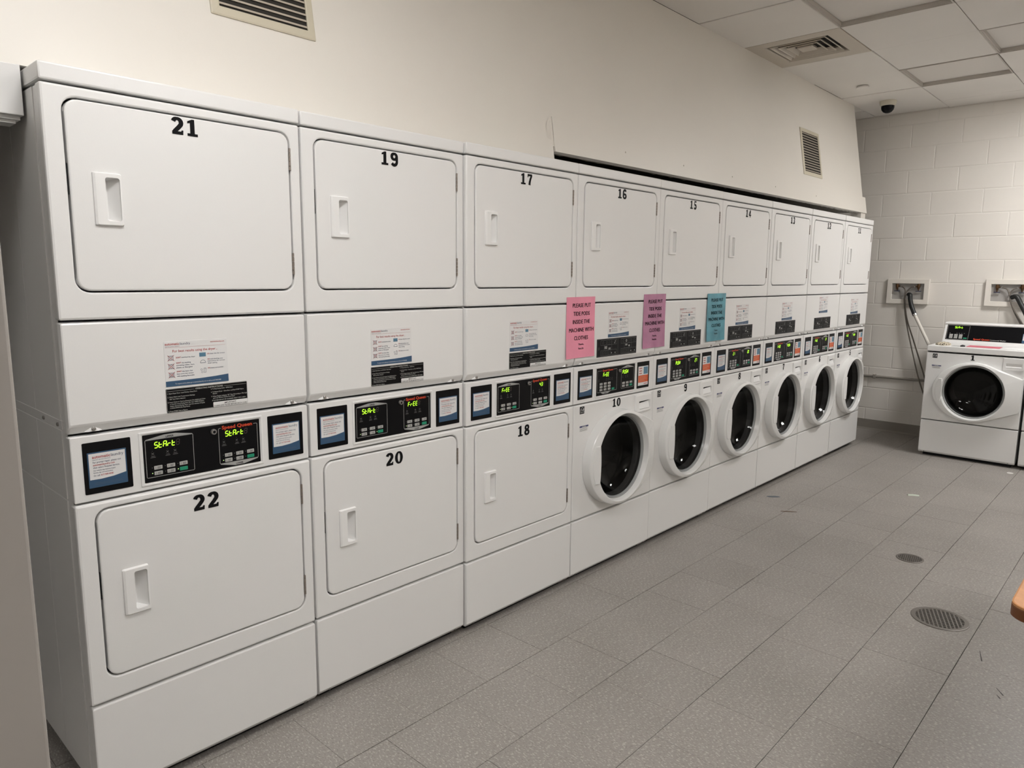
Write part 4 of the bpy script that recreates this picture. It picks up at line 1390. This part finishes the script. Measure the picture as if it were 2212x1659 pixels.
def sheet(name, x0, x1, y0, y1, rz, mat, label, cat='paper', z=ZL1 + 0.0008):
    cx, cy = (x0 + x1) / 2, (y0 + y1) / 2
    o = obj(name, MB().bbox(-(x1 - x0) / 2, -(y1 - y0) / 2, 0, (x1 - x0) / 2, (y1 - y0) / 2, 0.0012, 0.0004).mesh(name, mat), None, label, cat)
    o.location = (cx, cy, z)
    o.rotation_euler = (0, 0, rz)
    return o
PINKFLAT = M('pink_flat_paper', (0.62, 0.14, 0.19), 0.5)
sheet('paper_notice', 6.22, 6.40, -0.990, -0.762, 0.03, PINKFLAT, 'pink paper lying flat on top of washer 1')
sheet('paper_sheet', 6.20, 6.32, -0.722, -0.662, 0.0, M('grey_slip', (0.55, 0.55, 0.54), 0.6), 'grey slip of paper beside the rag on washer 1')
sheet('paper_sheet', 6.22, 6.38, -1.150, -1.020, 0.0, M('white_slip', (0.80, 0.80, 0.79), 0.6), 'white sheet of paper right of the pink paper on washer 1')

# ================================================================== VALVE BOXES, HOSES
BOXWHITE = M('valve_box_white', (0.76, 0.72, 0.66), 0.45)
def valve_box(y0, y1, z0, z1, label):
    """y0 < y1; frame proud of the wall, box recessed look by a hollow frame"""
    t = thing('valve_box', label, 'valve box', (XB, y1, z0), -math.pi / 2, 'washer supply boxes in the block wall')
    w, h = y1 - y0, z1 - z0
    b = 0.042
    fr = MB()
    dep = 0.030
    plate(fr, 0, 0, w, h, -dep, -0.001, 0.003, 0.003, (b, b, w - b, h - b), 0.002, 0.002, hy=-0.002)
    obj('frame', fr.mesh('valve_frame', BOXWHITE), t)
    obj('back_panel', MB().quad2(b, b, w - b, h - b, -0.0045).mesh('valve_back', M('valve_back_grey', (0.36, 0.345, 0.33), 0.5), 0), t)
    for sx in (-1, 1):
        x = w / 2 + sx * (w / 2 - b - 0.045)
        v = obj('valve', MB().lathe([(0.012, 0.0), (0.014, -0.006), (0.014, -0.030), (0.010, -0.034), (0.010, -0.042), (0.005, -0.050), (0.004, -0.066)],
                                    (x, -0.024, h - b - 0.004), 'z', 12).tube([(x, -0.024, h - b - 0.024), (x - sx * 0.022, -0.026, h - b - 0.026)], 0.008, 8).mesh('valve', BRASS), t)
        obj('valve_handle', MB().bbox(x - 0.024, -0.029, h - b - 0.073, x + 0.024, -0.019, h - b - 0.066, 0.002).mesh('valve_handle', VALVEBLUE), v)
    return t
valve_box(-0.302, 0.052, 1.236, 1.466, 'white recessed supply box with two brass valves, left of washer 1')
valve_box(-1.092, -0.738, 1.238, 1.470, 'white recessed supply box with two brass valves, above washer 1')

def bez(pts, n=10):
    """catmull-rom through points"""
    P = [Vector(p) for p in pts]
    P = [P[0] * 2 - P[1]] + P + [P[-1] * 2 - P[-2]]
    out = []
    for i in range(1, len(P) - 2):
        for k in range(n):
            s = k / n
            a, b, c, d = P[i - 1], P[i], P[i + 1], P[i + 2]
            out.append(0.5 * ((2 * b) + (c - a) * s + (2 * a - 5 * b + 4 * c - d) * s * s + (3 * b - a - 3 * c + d) * s ** 3))
    out.append(P[-2])
    return out

def hose(pts, r, name, label, mat=BRAID, nut=True):
    t = thing(name, label, 'hose', pts[0])
    o = Vector(pts[0])
    P = [p - o for p in bez(pts)]
    obj('hose_line', MB().tube(P, r, 8).mesh('hose_line', mat), t)
    if nut:
        obj('nut', MB().tube([P[0], P[1] * 1.2], r * 1.6, 6).mesh('nut', CHROME), t)
    return t
xv = XB - 0.028
hose([(xv, -0.068, 1.396), (xv - 0.004, -0.095, 1.385), (xv - 0.012, -0.113, 1.345), (xv - 0.02, -0.112, 1.27), (xv - 0.03, -0.140, 1.10), (xv - 0.04, -0.205, 0.86), (xv - 0.05, -0.290, 0.58), (xv - 0.05, -0.352, 0.41)],
     0.0062, 'supply_hose', 'braided supply hose from the left valve of the box left of washer 1')
hose([(xv, -0.183, 1.396), (xv - 0.004, -0.150, 1.385), (xv - 0.010, -0.124, 1.345), (xv - 0.028, -0.119, 1.27), (xv - 0.034, -0.150, 1.10), (xv - 0.040, -0.225, 0.90), (xv - 0.05, -0.300, 0.70), (xv - 0.05, -0.390, 0.45), (xv - 0.05, -0.45, 0.35)],
     0.0062, 'supply_hose', 'braided supply hose from the right valve of the box left of washer 1')
hose([(xv, -0.858, 1.400), (xv - 0.006, -0.90, 1.385), (xv - 0.016, -0.925, 1.33), (xv - 0.03, -0.960, 1.22), (xv - 0.04, -1.03, 1.09), (xv - 0.05, -1.10, 0.98), (xv - 0.05, -1.14, 0.90)],
     0.0062, 'supply_hose', 'braided supply hose from the left valve of the box above washer 1')
hose([(xv, -0.973, 1.400), (xv - 0.006, -0.945, 1.385), (xv - 0.014, -0.926, 1.345), (xv - 0.036, -0.950, 1.25), (xv - 0.046, -1.02, 1.13), (xv - 0.05, -1.09, 1.02), (xv - 0.05, -1.13, 0.92)],
     0.0062, 'supply_hose', 'braided supply hose from the right valve of the box above washer 1')

def drain(pts_black, pts_white, label):
    o = Vector(pts_black[0])
    t = thing('drain_hose', label, 'hose', o)
    P = [p - o for p in bez(pts_black)]
    obj('rubber_elbow', MB().tube(P, [0.017] + [0.0195] * (len(P) - 2) + [0.0185], 12).mesh('rubber_elbow', RUBBER), t)
    q = Vector(pts_white[0]) - o
    q2 = Vector(pts_white[1]) - o
    dr_ = (q2 - q).normalized()
    obj('clamp', MB().tube([q - dr_ * 0.006, q + dr_ * 0.008], 0.0225, 14).mesh('clamp', CHROME), t)
    obj('hose_pipe', MB().tube([q, q2], 0.0145, 12).mesh('hose_pipe', WHITEPVC), t)
drain([(XB - 0.045, -0.140, 1.325), (XB - 0.060, -0.158, 1.318), (XB - 0.070, -0.166, 1.275), (XB - 0.080, -0.185, 1.215), (XB - 0.10, -0.222, 1.142)],
      [(XB - 0.10, -0.222, 1.142), (XB - 0.155, -0.415, 0.80)], 'black rubber and white plastic drain hose leaning from the supply box to washer 1')
drain([(XB - 0.040, -0.935, 1.318), (XB - 0.060, -0.975, 1.325), (XB - 0.070, -1.010, 1.27), (XB - 0.085, -1.055, 1.19), (XB - 0.095, -1.11, 1.08)],
      [(XB - 0.095, -1.11, 1.08), (XB - 0.10, -1.14, 0.95)], 'black rubber drain hose hooked into the box above washer 1')

# ================================================================== NOTICES TAPED TO THE MACHINES
def notice(x0, z0, w, h, tilt, mat, label, curl, seed, skew=0.0):
    t = thing('paper_notice', label, 'notice', (x0, -0.0075, z0), 0, 'letter size paper notices taped across the machines')
    t.rotation_euler = (0, tilt, 0)
    rnd = random.Random(seed)
    ph = rnd.random() * 6
    def bend(x, z):
        k = 1 - z / h
        return -curl * k * k * (0.4 + 0.6 * abs(x / w - 0.5) * 2) - 0.0012 * math.sin(x * 60 + ph) * k
    m = MB()
    nx, nz = 12, 16
    for f, s in ((0.0, 1),):
        for j in range(nz + 1):
            for i in range(nx + 1):
                x, z = w * i / nx, h * j / nz
                m.v.append((x + skew * (z / h - 1), bend(x, z), z))
    for j in range(nz):
        for i in range(nx):
            a = j * (nx + 1) + i
            m.f.append((a, a + 1, a + nx + 2, a + nx + 1))
    nf = len(m.v)
    m.v += [(x, y + 0.0004, z) for x, y, z in m.v]
    m.f += [tuple(reversed([q + nf for q in f])) for f in m.f]
    obj('paper', m.mesh('notice_paper', mat, 60), t)
    L = MB()
    for s, zc, wd, sz in (('PLEASE PUT', 0.875, 0.635, 0.0262), ('TIDE PODS', 0.740, 0.57, 0.0262), ('INSIDE THE', 0.607, 0.60, 0.0262), ('MACHINE WITH', 0.473, 0.86, 0.0262), ('CLOTHES', 0.340, 0.49, 0.0262),
                          ('Thanks,', 0.252, 0.19, 0.0125), ('ResLife', 0.183, 0.17, 0.0125)):
        for ddx in ((-0.0007, 0.0, 0.0007) if sz > 0.02 else (-0.0003, 0.0003)):
            L.text(s, w * 0.525 + ddx, h * zc - 0.012, sz, ddx * 0.2, w * wd, 0.0, 'C')
    for k, (x, y, z) in enumerate(L.v):
        L.v[k] = (x + skew * (z / h - 1), bend(x, z) - 0.0009 + y, z)
    obj('lettering', L.mesh('notice_lettering', INK, 0), t)
    tpm = MB()
    for (tx, tz) in ((0.02, h - 0.008), (w - 0.05, h - 0.008)):
        tpm.quad2(tx, tz - 0.006, tx + 0.03, tz + 0.018, -0.0016)
    return t
notice(3 * PITCH - 0.066, 1.094, 0.212, 0.2785, math.radians(-0.3), PINK, 'pink paper notice in black capitals taped between dryers 17 and 16', 0.006, 1, 0.006)
notice(4 * PITCH - 0.124, 1.099, 0.212, 0.2785, math.radians(-0.2), MAUVE, 'mauve wrinkled paper notice taped between dryers 16 and 15', 0.006, 2, 0.006)
notice(5 * PITCH - 0.139, 1.094, 0.225, 0.2785, math.radians(-0.2), TEAL, 'teal crumpled paper notice taped between dryers 15 and 14', 0.006, 3, 0.006)

# ================================================================== FLOOR FITTINGS, LITTER, TABLE
def floor_drain(cx, cy, r, label):
    t = thing('floor_drain', label, 'drain', (cx, cy, 0), 0, 'round floor drains')
    obj('rim', MB().lathe([(r, 0.0), (r, 0.0018), (r * 0.97, 0.0028), (r * 0.84, 0.0028), (r * 0.82, 0.0012)], (0, 0, 0), 'z', 40, False, False).mesh('drain_rim', DRAINM), t)
    obj('dark_sump', MB().lathe([(r * 0.83, 0.0004), (r * 0.01, 0.0004)], (0, 0, 0), 'z', 32, False, True).mesh('drain_sump', SHADEBLACK, 0), t)
    g = MB()
    R = r * 0.84
    n = 12
    p = 2 * R / n
    for i in range(1, n):
        a = -R + i * p
        L_ = math.sqrt(max(0, R * R - a * a))
        g.box(a - p * 0.17, -L_, 0.0006, a + p * 0.17, L_, 0.0024)
        g.box(-L_, a - p * 0.17, 0.0006, L_, a + p * 0.17, 0.0023)
    gr = obj('grate', g.mesh('drain_grate', DRAINM, 0), t)
    gr.rotation_euler = (0, 0, math.radians(20))
floor_drain(2.905, -1.392, 0.112, 'larger round metal floor drain grate, nearer the camera')
floor_drain(3.570, -1.105, 0.066, 'smaller round metal floor drain grate, farther away')

def flat_blob(name, cx, cy, rx, ry, mat, label, cat, rz=0, h=0.0014, seed=1):
    rnd = random.Random(seed)
    n = 16
    rad = [1 + 0.25 * (rnd.random() - 0.5) for _ in range(n)]
    def rg(f, z):
        return [(rx * f * rad[k] * math.cos(2 * math.pi * k / n), ry * f * rad[k] * math.sin(2 * math.pi * k / n), z) for k in range(n)]
    o = obj(name, MB().loft([rg(1, 0.0002), rg(0.98, h * 0.7), rg(0.8, h)], True, True).mesh(name, mat, 50), None, label, cat)
    o.location = (cx, cy, 0.0003)
    o.rotation_euler = (0, 0, rz)
    return o
flat_blob('lint_scrap', 4.115, -0.130, 0.045, 0.018, M('blue_grey_scrap', (0.12, 0.14, 0.16), 0.8), 'small blue grey scrap on the floor below washer 8', 'litter', -0.82, seed=4)
flat_blob('leaf_scrap', 3.876, -0.330, 0.05, 0.010, M('brown_scrap', (0.16, 0.12, 0.09), 0.8), 'thin brown scrap on the floor in front of washer 9', 'litter', -0.95, seed=6)
wr = obj('wrapper', MB().loft([[(-0.035, y, z) for y, z in ((-0.011, 0.0004), (-0.004, 0.008), (0.006, 0.006), (0.011, 0.0004))],
                               [(0.0, y + 0.003, z * 1.2) for y, z in ((-0.011, 0.0004), (-0.004, 0.008), (0.006, 0.006), (0.011, 0.0004))],
                               [(0.035, y, z) for y, z in ((-0.012, 0.0004), (-0.003, 0.007), (0.006, 0.005), (0.012, 0.0004))]], True, True).mesh('wrapper', M('pale_green_wrapper', (0.55, 0.62, 0.52), 0.4)),
         None, 'pale green and white wrapper lying on the open floor', 'litter')
wr.location = (4.82, -0.808, 0.0003)
wr.rotation_euler = (0, 0, math.radians(-60))
flat_blob('paper_scrap', 5.99, -1.185, 0.03, 0.022, M('white_scrap', (0.62, 0.61, 0.58), 0.7), 'white paper scrap on the floor at the foot of washer 1', 'litter', 0.2, seed=8)
# dark scuffs on the floor near the table
sc = MB()
for (x, y, L_, a) in ((2.40, -1.705, 0.05, 0.6), (2.37, -1.70, 0.025, 0.6), (2.62, -1.60, 0.09, 0.25)):
    c_, s_ = math.cos(a), math.sin(a)
    sc.add([(x - s_ * 0.0025, y + c_ * 0.0025, 0.0004), (x + s_ * 0.0025, y - c_ * 0.0025, 0.0004), (x + L_ * c_ + s_ * 0.001, y + L_ * s_ - c_ * 0.001, 0.0004), (x + L_ * c_ - s_ * 0.001, y + L_ * s_ + c_ * 0.001, 0.0004)], [(0, 1, 2, 3)])
obj('scuff_marks', sc.mesh('scuff_marks', M('scuff_dark', (0.06, 0.055, 0.05), 0.7), 0), slab)

# folding table, only its corner reaches into the picture
t = thing('folding_table', 'tan laminate table corner with brown edge at the right edge', 'table', (1.330, -1.812, 0))
def rrh(i, z, L_=1.5, Wd=0.70, r=0.045, n=6):
    return [(x, -y, z) for x, y in rr2(i, i, L_ - i, Wd - i, r - i if r > i else 0.001, n)]
obj('table_top', MB().loft([rrh(0.001, 0.744), rrh(0.001, 0.749), rrh(0.004, 0.750)], True, True).mesh('table_top', WOODTOP, 30), t)
obj('edge_band', MB().loft([rrh(0.004, 0.716), rrh(0.0, 0.719), rrh(0.0, 0.742), rrh(0.002, 0.744)], True, True).mesh('edge_band', WOODEDGE, 30), t)
for x, y in ((0.18, -0.10), (0.18, -0.60), (1.32, -0.10), (1.32, -0.60)):
    obj('leg', MB().tube([(x, y, 0.0), (x, y, 0.717)], 0.014, 10).mesh('table_leg', BLACKM), t)
